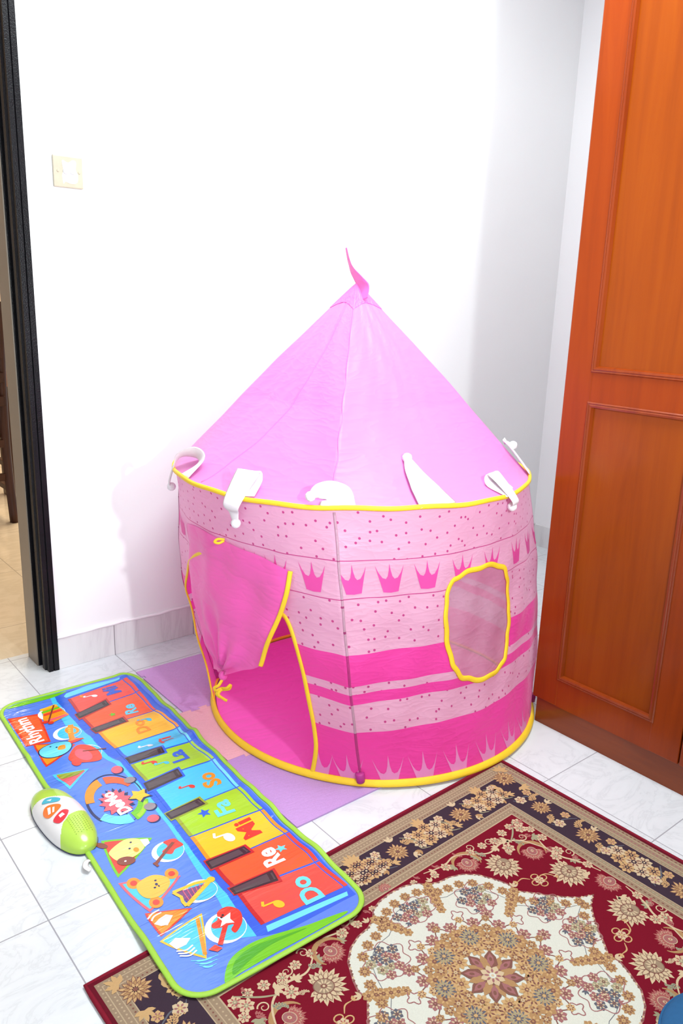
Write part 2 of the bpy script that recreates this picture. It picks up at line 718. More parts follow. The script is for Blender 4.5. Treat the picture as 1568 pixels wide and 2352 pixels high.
for cx in (-0.008, 0.012):
    bm = bmesh.new()
    bmesh.ops.create_cone(bm, cap_ends=True, segments=20, radius1=0.0085, radius2=0.0075, depth=0.003, matrix=Matrix.Translation((cx, -0.0108, 0.002)) @ Matrix.Rotation(math.pi / 2, 4, 'X'))
    add_box(bm, (cx - 0.006, -0.0130, 0.0015), (cx + 0.006, -0.0118, 0.0027))
    link_bm('rocker_switch', bm, M_daub, sw)
for cx in (-0.030, 0.032):
    bm = bmesh.new()
    bmesh.ops.create_cone(bm, cap_ends=True, segments=14, radius1=0.004, radius2=0.003, depth=0.0016, matrix=Matrix.Translation((cx, -0.0097, 0.001)) @ Matrix.Rotation(math.pi / 2, 4, 'X'))
    link_bm('screw', bm, M_plate, sw)

# ================================================================== WARDROBE
XF = 4.69 * T
YL = -1.265 * T
wd = empty('wardrobe', (XF, YL, 0.0))
tag(wd, 'tall varnished orange-brown wooden wardrobe with framed panel doors along the right side', 'wardrobe')
M_wood = mat_wood('varnished_orange_wood', lin((124, 49, 1)), lin((140, 60, 2)), lin((151, 70, 3)), (26, 26, 1.6))
M_wood_red = mat_wood('varnished_frame_wood', lin((124, 44, 2)), lin((140, 52, 3)), lin((150, 60, 4)), (30, 30, 2.2))
M_wood_plinth = mat_wood('varnished_plinth_wood', lin((112, 48, 18)), lin((128, 58, 22)), lin((140, 66, 28)), (30, 2.2, 30), 0.35, 0.35)
HW = 2.42
M_mould = mat_wood('varnished_moulding', lin((112, 38, 8)), lin((130, 50, 12)), lin((142, 60, 16)), (30, 30, 2.2), 0.22, 0.5)
W_LEN = 1.42
kids = [box('carcass', (XF + 0.022, YL - W_LEN, 0.086), (XF + 0.60, YL - 0.002, HW), M_wood_red, None, 0.002),
        box('plinth', (XF + 0.012, YL - W_LEN, 0.0), (XF + 0.58, YL - 0.006, 0.085), M_wood_plinth, None, 0.001)]


def moulded_door(y_hi, y_lo, z0, z1, name):
    """slab with two recessed panels, each ringed by a raised moulding"""
    bm = bmesh.new()
    x0, x1 = XF, XF + 0.020
    st = 0.083
    pz = [(0.57 * T, 3.18 * T), (3.47 * T, z1 - 0.09)]
    ya, yb = y_lo + st, y_hi - st
    # stiles and rails
    add_box(bm, (x0, y_lo, z0), (x1, ya, z1), 0.003)
    add_box(bm, (x0, yb, z0), (x1, y_hi, z1), 0.003)
    zs = [z0] + [z for p in pz for z in p] + [z1]
    for i in range(0, 6, 2):
        add_box(bm, (x0 + 0.0006, ya - 0.002, zs[i]), (x1, yb + 0.002, zs[i + 1]), 0.0)
    d = link_bm(name, bm, M_wood_red)
    sub = []
    for a, b in pz:
        sub.append(box('door_panel', (x0 + 0.007, ya - 0.004, a - 0.004), (x1 - 0.002, yb + 0.004, b + 0.004), M_wood, None))
        bmm = bmesh.new()
        # ring of moulding: profile swept round the rectangle with mitred corners
        prof = [(0.000, -0.0015), (0.003, -0.0045), (0.006, -0.0030), (0.0085, -0.0048), (0.0135, -0.0035), (0.017, 0.0065), (0.0, 0.0066)]
        rings = []
        for off, dx in prof:
            o2 = off - 0.006
            rings.append([bmm.verts.new((x0 + dx, y, z)) for y, z in ((ya + o2, a + o2), (yb - o2, a + o2), (yb - o2, b - o2), (ya + o2, b - o2))])
        n = len(rings)
        for i in range(n):
            for k in range(4):
                l = (k + 1) % 4
                bmm.faces.new((rings[i][k], rings[i][l], rings[(i + 1) % n][l], rings[(i + 1) % n][k]))
        bmesh.ops.recalc_face_normals(bmm, faces=bmm.faces)
        sub.append(link_bm('panel_moulding', bmm, M_mould))
    return d, sub


y = YL + 0.002
doors = []
for i in range(3):
    w = 0.455
    d, sub = moulded_door(y, y - w, 0.084, HW - 0.02, 'door')
    for s in sub:
        s.parent = d
    doors.append(d)
    y -= w + 0.004
adopt(wd, *kids, *doors)

# ================================================================== HALL: chair and table beyond the doorway
M_dark = mat_wood('dark_stained_wood', lin((48, 24, 16)), lin((66, 36, 24)), lin((84, 46, 30)), (40, 40, 3), 0.35, 0.2)
M_light = mat_wood('light_table_wood', lin((186, 142, 96)), lin((206, 164, 118)), lin((220, 182, 136)), (4, 40, 40), 0.35, 0.2)
M_apron = mat_wood('orange_table_wood', lin((140, 76, 32)), lin((166, 94, 42)), lin((184, 110, 54)), (4, 40, 40), 0.4, 0.2)
ch = empty('dining_chair', (0.64, 2.80, 0.0))
tag(ch, 'dark brown wooden dining chair seen through the doorway beside the black frame', 'chair')
CX0, CX1, CY0, CY1 = 0.42, 0.845, 2.60, 3.00


def post(name, pts, w, d, m):
    p = spline(pts, 24)
    s = np.tile((1.0, 0, 0), (24, 1))
    q = np.tile((0, 1.0, 0), (24, 1))
    V, F = sweep(p, s, q, w / 2 * 1.2, d / 2 * 1.2, 8)
    return link_mesh(name, V, F, m)


parts = []
for x in (CX0, CX1):
    parts.append(post('back_post', [(x, CY0 - 0.02, 0.0), (x, CY0 + 0.02, 0.25), (x, CY0 + 0.03, 0.48), (x, CY0 + 0.0, 0.85), (x, CY0 - 0.06, 1.14)], 0.04, 0.045, M_dark))
    parts.append(post('leg', [(x, CY1, 0.0), (x, CY1, 0.2), (x, CY1, 0.44)], 0.038, 0.038, M_dark))
    for z in (0.16, 0.29):
        parts.append(box('stretcher', (x - 0.011, CY0 + 0.02, z), (x + 0.011, CY1, z + 0.028), M_dark, None, 0.003))
    parts.append(box('side_rail', (x - 0.011, CY0 + 0.02, 0.40), (x + 0.011, CY1, 0.45), M_dark, None, 0.003))
for z in (0.22, 0.40):
    parts.append(box('cross_rail', (CX0, CY0 + 0.01, z), (CX1, CY0 + 0.035, z + 0.04), M_dark, None, 0.003))
parts.append(box('seat', (CX0 - 0.02, CY0 + 0.03, 0.45), (CX1 + 0.02, CY1 + 0.02, 0.475), M_dark, None, 0.008))
for z in (0.62, 0.74, 0.86, 0.98, 1.07):
    parts.append(box('back_slat', (CX0, CY0 - 0.035, z), (CX1, CY0 - 0.015, z + 0.05), M_dark, None, 0.004))
adopt(ch, *parts)
tb = empty('dining_table', (0.62, 3.65, 0.0))
tag(tb, 'wooden dining table with pale top edge behind the dark chair in the next room', 'table')
parts = [box('tabletop', (0.0, 3.12, 0.745), (1.12, 4.25, 0.785), M_light, None, 0.004),
         box('apron', (0.05, 3.17, 0.65), (1.07, 4.20, 0.744), M_apron)]
for x in (0.06, 0.99):
    for yy in (3.18, 4.12):
        parts.append(box('leg', (x, yy, 0.0), (x + 0.07, yy + 0.07, 0.648), M_dark, None, 0.004))
adopt(tb, *parts)

# ================================================================== PLAY TENT
TB, TC, TZ = np.array([3.75, 0.06]) * T, np.array([3.66, 0.41]) * T, 2.41 * T
TH0 = math.radians(225.0)
RB, RR = 1.625 * T, 1.72 * T
APEX = np.array([3.655 * T, 0.42 * T, 4.14 * T])


def squareness(phi):
    p = np.mod(phi, np.pi / 2)
    return 0.70711 / np.cos(p - np.pi / 4)


def body(phi, s, off=0.0):
    """point of the tent wall; phi measured from the front pole (radians), s = share of wall height"""
    phi = np.asarray(phi, float)
    s = np.asarray(s, float)
    k = 0.40 * np.sin(np.pi * np.clip(s, 0, 1)) ** 0.8
    w = np.mod(phi + np.pi, 2 * np.pi) - np.pi
    r = (RB + (RR - RB) * s + 0.10 * T * np.sin(np.pi * np.clip(s, 0, 1)) * (1 + 0.9 * np.exp(-((w + 1.57) / 0.6) ** 2))) * (1 - k * (1 - squareness(phi)))
    # slight slack of the cloth
    r = r + 0.0035 * np.sin(np.pi * np.clip(s, 0, 1)) * (np.sin(9 * phi + 5 * s) + 0.7 * np.sin(23 * phi - 14 * s) + 0.5 * np.sin(31 * s + 4 * phi))
    th = phi + TH0
    r = r + off
    cx = TB[0] + (TC[0] - TB[0]) * s
    cy = TB[1] + (TC[1] - TB[1]) * s
    return np.stack([cx + r * np.cos(th), cy + r * np.sin(th), 0.0065 + (TZ - 0.0065) * s + 0 * phi], -1)


def body_n(phi, s):
    e = 1e-3
    a = body(phi + e, s) - body(phi - e, s)
    b = body(phi, s + e) - body(phi, s - e)
    return unit(np.cross(a, b))


def roof(phi, t, off=0.0):
    phi = np.asarray(phi, float)
    t = np.asarray(t, float)
    k = 0.92 * np.clip(t / 0.38, 0, 1) ** 0.75
    p = np.mod(phi, np.pi / 2)
    r = RR * (1 - t) ** 0.96 * (1 - k * (1 - squareness(phi)))
    r = r + 0.0022 * np.sin(np.pi * t) * (np.sin(14 * phi + 9 * t) + np.sin(29 * phi - 26 * t) * 0.3) + off
    th = phi + TH0
    c = TC[None] if False else TC
    cx = c[0] + (APEX[0] - c[0]) * t
    cy = c[1] + (APEX[1] - c[1]) * t
    z = TZ + (APEX[2] - TZ) * t
    return np.stack([cx + r * np.cos(th), cy + r * np.sin(th), z + 0 * phi], -1)


def roof_n(phi, t):
    e = 1e-3
    return unit(np.cross(roof(phi + e, t) - roof(phi - e, t), roof(phi, t + e) - roof(phi, t - e)))


def inside(poly, x, y):
    poly = np.asarray(poly)
    c = np.zeros(x.shape, bool)
    j = len(poly) - 1
    for i in range(len(poly)):
        xi, yi = poly[i]
        xj, yj = poly[j]
        hit = ((yi > y) != (yj > y)) & (x < (xj - xi) * (y - yi) / (yj - yi + 1e-12) + xi)
        c ^= hit
        j = i
    return c


DOOR = spline([(-14.8, 0.0), (-12.6, 0.10), (-12.3, 0.17), (-13.1, 0.33), (-14.6, 0.47), (-17.2, 0.573), (-20, 0.604), (-28, 0.67), (-40, 0.72), (-55, 0.71),
               (-68, 0.64), (-78, 0.55), (-86, 0.42), (-85, 0.35), (-80, 0.23), (-74, 0.06), (-72, 0.0)], 120)
WIN = np.array(smooth2([(33.0, 0.700), (38.0, 0.736), (47.5, 0.748), (56.5, 0.725), (60.5, 0.66), (62.0, 0.55), (61.5, 0.44), (58.3, 0.352), (50.8, 0.325), (41.2, 0.335), (34.8, 0.375), (32.0, 0.461), (31.3, 0.592)], 110))
dr = np.radians

tent = empty('play_tent', (TB[0], TB[1], 0.0))
tag(tent, 'pink pop-up play tent with a pointed roof and crown print standing in the corner', 'play tent')
M_print = mat_print()
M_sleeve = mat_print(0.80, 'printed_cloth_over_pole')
M_hot = mat_cloth('hot_pink_cloth', lin((255, 98, 192)), 0.14, 4, 0.12)
M_sheet = mat_cloth('pink_groundsheet', lin((255, 98, 198)), 0.0, 3, 0.15, 0.5)
M_roof = mat_cloth('pink_roof_cloth', ROOF, 0.42, 4.0, 0.12)
M_cap = mat_cloth('deep_pink_cap_cloth', lin((246, 120, 200)), 0.25, 6, 0.3)
M_crown = plain('crown_print_pink', (236, 84, 172), 0.45, 0.3, translucent=0.2)
M_crown_pale = plain('crown_print_pale', (236, 148, 204), 0.45, 0.3, translucent=0.2)
M_yellow = plain('yellow_binding', (250, 206, 50), 0.55, 0.3, var=0.08, bump=0.3, bscale=300)
M_net = mat_mesh_net()
M_white = plain('white_jester_cloth', (244, 236, 242), 0.6, 0.3, bump=0.2, bscale=150, translucent=0.15)
M_pom = plain('white_pompom', (246, 240, 246), 0.9, 0.1, bump=0.8, bscale=420)
M_seam = plain('roof_seam_pink', (226, 120, 190), 0.6, 0.2)

# wall cloth with the door and the window cut out
NP, NS = 520, 130
ph = np.linspace(-np.pi, np.pi, NP, endpoint=False)
ss = np.linspace(0.004, 1.0, NS)
PH, SS = np.meshgrid(ph, ss, indexing='ij')
V = body(PH.ravel(), SS.ravel())
UV = np.stack([PH.ravel() * 0.52, SS.ravel()], 1)
ii, jj = np.meshgrid(np.arange(NP), np.arange(NS - 1), indexing='ij')
ii, jj = ii.ravel(), jj.ravel()
pc = np.degrees(ph[ii] + np.pi / NP)
sc = (ss[jj] + ss[jj + 1]) / 2
keep = ~(inside(DOOR, pc, sc) | inside(WIN, pc, sc))
ii, jj = ii[keep], jj[keep]
i2 = (ii + 1) % NP
F = np.stack([ii * NS + jj, i2 * NS + jj, i2 * NS + jj + 1, ii * NS + jj + 1], 1)
FM = np.zeros(len(F), int)
verts, faces, fm, uvs = [V], [F], [FM], [UV]
off = len(V)


def crown_shape(w, h, thin=False):
    """three-pointed crown outline, centred, width w, height h"""
    pts = [(-0.27, -0.5), (0.0, -0.53), (0.27, -0.5), (0.34, -0.2), (0.5, 0.47), (0.40, 0.22), (0.27, 0.02), (0.15, -0.02), (0.08, 0.08), (0.03, 0.30), (0.0, 0.55),
           (-0.03, 0.30), (-0.08, 0.08), (-0.15, -0.02), (-0.27, 0.02), (-0.40, 0.22), (-0.5, 0.47), (-0.34, -0.2)]
    if thin:
        pts = [(-0.25, -0.5), (0.0, -0.5), (0.25, -0.5), (0.31, -0.25), (0.5, 0.45), (0.36, 0.05), (0.26, -0.12), (0.16, -0.16), (0.09, -0.08), (0.04, 0.14), (0.0, 0.55),
               (-0.04, 0.14), (-0.09, -0.08), (-0.16, -0.16), (-0.26, -0.12), (-0.36, 0.05), (-0.5, 0.45), (-0.31, -0.25)]
    return [(x * w, y * h) for x, y in pts]


def stamp_crown(phi_deg, s, w, h, mi, clip=None):
    global off
    tr = split_tris(tess(crown_shape(w, h, mi == 2)), 0.012)
    p2 = tr.reshape(-1, 2)
    loc = body(dr(phi_deg), s)
    e = 1e-3
    per = np.linalg.norm(body(dr(phi_deg) + e, s) - body(dr(phi_deg) - e, s)) / (2 * e)
    pp = dr(phi_deg) + p2[:, 0] / per
    sp = s + p2[:, 1] / TZ
    if clip is not None:
        sp = np.maximum(sp, clip)
    cen_p, cen_s = np.degrees(pp.reshape(-1, 3).mean(1)), sp.reshape(-1, 3).mean(1)
    ok = ~(inside(DOOR, cen_p, cen_s) | inside(WIN, cen_p, cen_s))
    v = body(pp, sp) + body_n(pp, sp) * 0.0012
    verts.append(v)
    f = np.arange(len(v)).reshape(-1, 3)[ok] + off
    faces.append(f)
    fm.append(np.full(len(f), mi))
    uvs.append(np.stack([pp * 0.52, sp], 1))
    off += len(v)


for a in (-125, -112, -100, -88, -77, -66, -54, -42, -30, -18.5, -7.1, 3.8, 14.1, 25.5, 38.3, 51.7, 66.5, 79, 91, 102, 113, 125):
    stamp_crown(a, 0.760, 0.072, 0.070, 1)
for a in (-11.9, -2.8, 9.25, 20.2, 32.0, 44.4, 56.6, 68.0, 80, 92, 104):
    stamp_crown(a, 0.062, 0.084, 0.074, 2, 0.012)
allF = [tuple(f) for blk in faces for f in blk]
wall_cloth = link_mesh('wall_cloth', np.concatenate(verts), allF, [M_print, M_crown, M_crown_pale], None, np.concatenate(fm), uvs=np.concatenate(uvs))
P_ = [wall_cloth]

# roof
NT_ = 110
NP2 = 360
ph = np.linspace(-np.pi, np.pi, NP2, endpoint=False)
ts = np.linspace(0.0, 0.985, NT_)
PH, TT = np.meshgrid(ph, ts, indexing='ij')
V = roof(PH.ravel(), TT.ravel())
UV = np.stack([PH.ravel() * 0.4, TT.ravel() * 0.72], 1)
ii, jj = np.meshgrid(np.arange(NP2), np.arange(NT_ - 1), indexing='ij')
ii, jj = ii.ravel(), jj.ravel()
i2 = (ii + 1) % NP2
F = np.stack([ii * NT_ + jj, i2 * NT_ + jj, i2 * NT_ + jj + 1, ii * NT_ + jj + 1], 1)
roof_o = link_mesh('roof_cloth', V, F, M_roof, None, uvs=UV)
P_.append(roof_o)

# cap at the point (one darker square of cloth) and the little flag
tsc = np.linspace(0.90, 1.0, 14)
phc = np.linspace(-np.pi, np.pi, 120, endpoint=False)
V, F, UV = [], [], []
for a in phc:
    drop = 0.035 * (squareness(a) - 0.70) / 0.3
    for t in tsc:
        tt_ = t - drop * (1 - t) / 0.1
        V.append(roof(a, min(tt_, 0.999), 0.0022))
        UV.append((a * 0.4, t * 0.7))
n_ = len(tsc)
for i in range(120):
    j = (i + 1) % 120
    for k in range(n_ - 1):
        F.append((i * n_ + k, j * n_ + k, j * n_ + k + 1, i * n_ + k + 1))
P_.append(tag(link_mesh('roof_cap', V, F, M_cap, None, uvs=UV), 'darker pink square of cloth at the point'))
RT = np.array([0.775, -0.631, 0.0])     # horizontal direction along the front of the tent
FW = np.array([-0.62, -0.78, 0.0])      # towards the open room
fl = [APEX + RT * 0.018 + np.array([0, 0, -0.045]) + FW * 0.032, APEX + RT * 0.020 + np.array([0, 0, -0.012]) + FW * 0.022, APEX + RT * 0.004 + np.array([0, 0, 0.012]) + FW * 0.012,
      APEX + RT * -0.014 + np.array([0, 0, 0.036]), APEX + RT * -0.025 + np.array([0, 0, 0.062]), APEX + RT * -0.033 + np.array([0, 0, 0.094])]
fp = spline(fl, 40)
u = np.linspace(0, 1, 40)
wid = np.interp(u, [0, 0.25, 0.5, 0.7, 1], [0.016, 0.022, 0.019, 0.013, 0.006])
ang = np.interp(u, [0, 0.4, 0.7, 1], [0.5, 0.9, 1.25, 1.2])
up = np.array([0, 0, 1.0])
side = unit(np.cos(ang)[:, None] * (RT * 0.9 + up * 0.35) + np.sin(ang)[:, None] * FW)
nr = unit(np.cross(unit(np.gradient(fp, axis=0)), side))
V, F = sweep(fp, side * wid[:, None], nr * 0.0012, 1.0, 1.0, 10)
UVf = np.stack([np.repeat(u * 0.15, 10), np.tile(np.linspace(0, 0.03, 10), 40)], 1)
P_.append(link_mesh('flag', V, F, M_cap, None, uvs=UVf))

# seams of the roof
for nm, a0, a1 in (('roof_seam', 0.0, 0.0), ('roof_seam', -46, -24)):
    t = np.linspace(0.01, 0.92, 90)
    pp = dr(a0 + (a1 - a0) * t) + 0.006 * np.sin(t * 40)
    pth = roof(pp, t, 0.001)
    s_, q_ = frames(pth, roof_n(pp, t))
    V, F = sweep(pth, s_, q_, 0.0016, 0.001, 6)
    P_.append(link_mesh(nm, V, F, M_seam))

# yellow bindings: round the eave, the base, the door and the window
a = np.linspace(-np.pi, np.pi, 300, endpoint=False)
pth = body(a, np.ones(300), 0.003) + np.array([0, 0, 1.0]) * (0.0025 * np.sin(5 * a) + 0.0015 * np.sin(17 * a))[:, None]
s_, q_ = frames(pth, np.stack([np.cos(a + TH0), np.sin(a + TH0), 0 * a], 1), True)
V, F = sweep(pth, s_, q_, 0.0065, 0.005, 10, True)
P_.append(tag(link_mesh('eave_binding', V, F, M_yellow), 'yellow binding round the eave'))
pth = body(a, np.full(300, 0.010), 0.004)
s_, q_ = frames(pth, np.stack([np.cos(a + TH0), np.sin(a + TH0), 0 * a + 0.6], 1), True)
V, F = sweep(pth, s_, q_, 0.0105, 0.0055, 10, True)
V[:, 2] = np.maximum(V[:, 2], 0.0062)
P_.append(tag(link_mesh('base_binding', V, F, M_yellow), 'yellow binding round the foot'))
pd, sd = dr(DOOR[:, 0]), DOOR[:, 1]
pth = body(pd, sd, 0.002)
s_, q_ = frames(pth, body_n(pd, sd))
V, F = sweep(pth, s_, q_, 0.0065, 0.003, 8)
P_.append(tag(link_mesh('door_binding', V, F, M_yellow), 'orange yellow edge of the doorway'))
wn_ = len(WIN)
wob = 0.18 * np.sin(np.linspace(0, 2 * np.pi * 17, wn_))
pd, sd = dr(WIN[:, 0] + wob), WIN[:, 1] + 0.003 * np.sin(np.linspace(0, 2 * np.pi * 13, wn_))
pth = body(pd, sd, 0.002)
s_, q_ = frames(pth, body_n(pd, sd), True)
V, F = sweep(pth, s_, q_, 0.0075, 0.003, 8, True)
P_.append(tag(link_mesh('window_binding', V, F, M_yellow), 'puckered yellow edge of the window'))

# netting of the window
g = []
uu, vv = np.meshgrid(np.linspace(29, 64, 50), np.linspace(0.30, 0.77, 60), indexing='ij')
V = body(dr(uu.ravel()), vv.ravel(), -0.002)
UV = np.stack([uu.ravel() * 0.009, vv.ravel() * 0.73], 1)
F = []
for i in range(49):
    for j in range(59):
        if inside(WIN, np.array([(uu[i, j] + uu[i + 1, j]) / 2]), np.array([(vv[i, j] + vv[i, j + 1]) / 2]))[0]:
            F.append((i * 60 + j, (i + 1) * 60 + j, (i + 1) * 60 + j + 1, i * 60 + j + 1))
P_.append(tag(link_mesh('window_netting', V, F, M_net, None, uvs=UV), 'greyish see-through netting'))

# ground sheet
a = np.linspace(-np.pi, np.pi, 160, endpoint=False)
rim = body(a, np.full(160, 0.006), -0.006)
V, UV, F = [], [], []
cen = np.array([TB[0], TB[1], 0.0125])
for fr in np.linspace(0.02, 1, 14):
    for q in rim:
        pnt = cen + (q - cen) * fr
        z = 0.0125 + 0.0012 * math.sin(31 * pnt[0]) * math.sin(27 * pnt[1])
        V.append((pnt[0], pnt[1], z))
        UV.append((pnt[0], pnt[1]))
for i in range(13):
    for k in range(160):
        l = (k + 1) % 160
        F.append((i * 160 + k, i * 160 + l, (i + 1) * 160 + l, (i + 1) * 160 + k))
F.append(tuple(range(160)))
P_.append(tag(link_mesh('groundsheet', V, F, M_sheet, None, uvs=UV), 'plain hot pink floor of the tent'))

# poles in their sleeves at the four corners
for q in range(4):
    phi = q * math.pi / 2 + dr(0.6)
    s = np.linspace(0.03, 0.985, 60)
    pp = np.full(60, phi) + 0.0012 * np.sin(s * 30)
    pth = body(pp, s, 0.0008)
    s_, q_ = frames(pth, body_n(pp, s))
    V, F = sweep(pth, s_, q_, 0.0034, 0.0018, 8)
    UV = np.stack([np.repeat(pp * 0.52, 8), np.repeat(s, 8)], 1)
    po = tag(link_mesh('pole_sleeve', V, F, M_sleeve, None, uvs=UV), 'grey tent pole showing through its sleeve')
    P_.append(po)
    foot = body(phi, 0.03, 0.004)
    up_ = unit(body(phi, 0.2) - body(phi, 0.0))
    pth = np.array([foot - up_ * 0.010, foot + up_ * 0.0, foot + up_ * 0.014, foot + up_ * 0.016])
    f_ = tube('pole_foot', pth, 0.012, plain('purple_foot', (176, 46, 132), 0.5), None, ref=FW, taper=[0.92, 1, 1, 0.8], n=14)
    P_.append(tag(f_, 'magenta cloth pocket at the foot of the pole'))

# door flap hanging over the top of the doorway, knotted at its foot
NA, NB = 90, 90
Lb = spline([(-64, 0.80), (-71, 0.60), (-73, 0.48), (-68, 0.367), (-64.5, 0.29), (-59.7, 0.228)], NB)
Rb_ = spline([(-13.4, 0.767), (-15.1, 0.681), (-19.1, 0.576), (-24.5, 0.466), (-27.9, 0.383)], NB)
topc = spline([(-64, 0.80), (-56, 0.815), (-48, 0.817), (-37.5, 0.806), (-24.7, 0.796), (-13.4, 0.767)], NA)
botc = spline([(-59.7, 0.228), (-53, 0.253), (-48.4, 0.268), (-37.7, 0.324), (-31.9, 0.353), (-27.9, 0.383)], NA)
V, UV = [], []
KA = np.array([-48.4, 0.278])
for i in range(NA):
    for j in range(NB):
        u_, v_ = i / (NA - 1), j / (NB - 1)
        lin_ = (1 - u_) * Lb[j] + u_ * Rb_[j] + (1 - v_) * topc[i] + v_ * botc[i] \
            - ((1 - u_) * (1 - v_) * Lb[0] + u_ * (1 - v_) * Rb_[0] + (1 - u_) * v_ * Lb[-1] + u_ * v_ * Rb_[-1])
        d = np.array([(lin_[0] - KA[0]) * 0.0088, (lin_[1] - KA[1]) * TZ])
        dist = np.hypot(*d)
        an = math.atan2(d[1], d[0])
        fold = 0.013 * math.sin(an * 9 + 0.6) * math.exp(-dist / 0.12) * min(1, dist / 0.02)
        drape = 0.005 * math.sin(lin_[0] * 0.28 + 2.0 * v_) * v_
        offn = (0.006 + 0.022 * math.sin(min(v_ * 1.6, 1.57))) * (0.3 + 0.7 * u_) + fold + drape * u_
        pnt = body(dr(lin_[0]), lin_[1]) + body_n(dr(lin_[0]), lin_[1]) * offn
        V.append(pnt)
        UV.append((lin_[0] * 0.009, lin_[1] * 0.73))
F = [(i * NB + j, (i + 1) * NB + j, (i + 1) * NB + j + 1, i * NB + j + 1) for i in range(NA - 1) for j in range(NB - 1)]
flap = tag(link_mesh('door_flap', V, F, M_hot, None, uvs=UV), 'hot pink door panel hanging down and tied in a knot')
P_.append(flap)
VA = np.array(V).reshape(NA, NB, 3)
edge = VA[-1]
s_, q_ = frames(edge, FW)
Vt, Ft = sweep(edge, s_, q_, 0.0062, 0.003, 8)
fb = tag(link_mesh('flap_binding', Vt, Ft, M_yellow, flap), 'yellow edge of the flap')
# knot, bow and little loop
kn = body(dr(-48.6), 0.258) + body_n(dr(-48.6), 0.25) * 0.022
bm = bmesh.new()
bmesh.ops.create_uvsphere(bm, u_segments=20, v_segments=12, radius=0.012)
for v in bm.verts:
    v.co = Vector(kn) + Vector((v.co.x * 1.0, v.co.y * 1.0, v.co.z * 1.1 * (1 + 0.15 * math.sin(6 * math.atan2(v.co.y, v.co.x)))))
uvl = bm.loops.layers.uv.new('UVMap')
knot = link_bm('flap_knot', bm, M_hot, flap, True)
bow = []
D_ = lambda x, z, o=0.0: kn + RT * x + np.array([0, 0, z]) + FW * (0.004 + o)
for pts_ in ([D_(0, -0.006), D_(-0.010, -0.022, 0.01), D_(-0.022, -0.030, 0.01), D_(-0.018, -0.040, 0.006), D_(-0.003, -0.036)],
             [D_(-0.003, -0.036), D_(0.012, -0.030, 0.01), D_(0.022, -0.020, 0.01), D_(0.018, -0.034, 0.006), D_(0.0, -0.040)],
             [D_(-0.003, -0.036), D_(-0.012, -0.052, 0.006), D_(0.002, -0.066, 0.004), D_(0.012, -0.072, 0.004)],
             [D_(0.0, -0.038), D_(-0.016, -0.050, 0.004), D_(-0.008, -0.062, 0.004)]):
    p_ = spline(pts_, 22)
    s_, q_ = frames(p_, FW)
    bow.append(sweep(p_, s_, q_, 0.0045, 0.0018, 8))
Vb, Fb, o_ = [], [], 0
for v_, f_ in bow:
    Vb.append(v_)
    Fb += [tuple(i + o_ for i in f) for f in f_]
    o_ += len(v_)
P_.append(tag(link_mesh('ribbon_bow', np.concatenate(Vb), Fb, M_yellow), 'yellow ribbon tied round the knot'))
lk = body(dr(-39.7), 0.811) + body_n(dr(-39.7), 0.811) * 0.012
p_ = spline([lk + RT * 0.012 + up * 0.003, lk - RT * 0.004 + up * 0.006 + FW * 0.006, lk - RT * 0.013 - up * 0.002 + FW * 0.006, lk - RT * 0.002 - up * 0.005 + FW * 0.006, lk + RT * 0.011], 24)
s_, q_ = frames(p_, FW)
V, F = sweep(p_, s_, q_, 0.0035, 0.0015, 8)
P_.append(tag(link_mesh('tie_loop', V, F, M_yellow), 'small yellow ribbon loop'))


# white jester points with pompoms along the eave
def jester(pts, widths, sides, pom=None, th=0.006):
    n = 34
    p = spline(pts, n)
    u = np.linspace(0, 1, n)
    w = np.interp(u, np.linspace(0, 1, len(widths)), widths)
    sd_ = unit(spline(sides, n))
    tg = unit(np.gradient(p, axis=0))
    nn = unit(np.cross(tg, sd_))
    sd2 = unit(np.cross(nn, tg))
    V, F = sweep(p, sd2 * (w / 2)[:, None], nn * (th / 2), 1.0, 1.0, 12)
    j = link_mesh('jester_point', V, F, M_white)
    c = p[-1] if pom is None else pom
    bm = bmesh.new()
    bmesh.ops.create_icosphere(bm, subdivisions=3, radius=0.0125)
    for v in bm.verts:
        k = 1 + 0.06 * math.sin(v.co.x * 900) * math.sin(v.co.y * 800 + 1) * math.sin(v.co.z * 850 + 2)
        v.co = Vector(c) + v.co * k
    link_bm('pompom', bm, M_pom, j, True)
    return j


def rp(phi, t, o=0.004):
    phi, t = dr(phi), t
    return roof(phi, t) + roof_n(phi, t) * o


def bp(phi, s, o=0.008):
    return body(dr(phi), s) + body_n(dr(phi), s) * o


def tang(phi):
    th = dr(phi) + TH0
    return np.array([-math.sin(th), math.cos(th), 0.0])


t0 = tang
# standing point right of the front pole
P_.append(jester([rp(29, 0.0), rp(28.2, 0.06, 0.005), rp(26.8, 0.12, 0.006), rp(25.8, 0.168, 0.010)], [0.105, 0.088, 0.056, 0.020], [t0(28), t0(26) - 0.15 * up, t0(22) - 0.3 * up, t0(20) - 0.3 * up]))
# folded over the eave, left of the front pole
P_.append(jester([rp(-26, 0.0), rp(-27, 0.045, 0.012), rp(-27.5, 0.055, 0.030), bp(-28.3, 0.985, 0.022), bp(-29, 0.945, 0.016), bp(-29.3, 0.905, 0.014)], [0.072, 0.080, 0.076, 0.055, 0.032, 0.018], [t0(-26), t0(-27) + 0.1 * up, t0(-27), t0(-28), t0(-28), t0(-28)]))
# slumped point at the front pole
P_.append(jester([rp(1.5, 0.0), rp(1.0, 0.035, 0.010), rp(-0.5, 0.045, 0.022), rp(-3.5, 0.030, 0.028), rp(-5.5, 0.012, 0.024)], [0.088, 0.076, 0.055, 0.040, 0.018], [t0(1), t0(1) + 0.2 * up, t0(0) + 0.7 * up, 0.5 * t0(-2) + 1.0 * up, 0.5 * t0(-2) + 1.0 * up]))
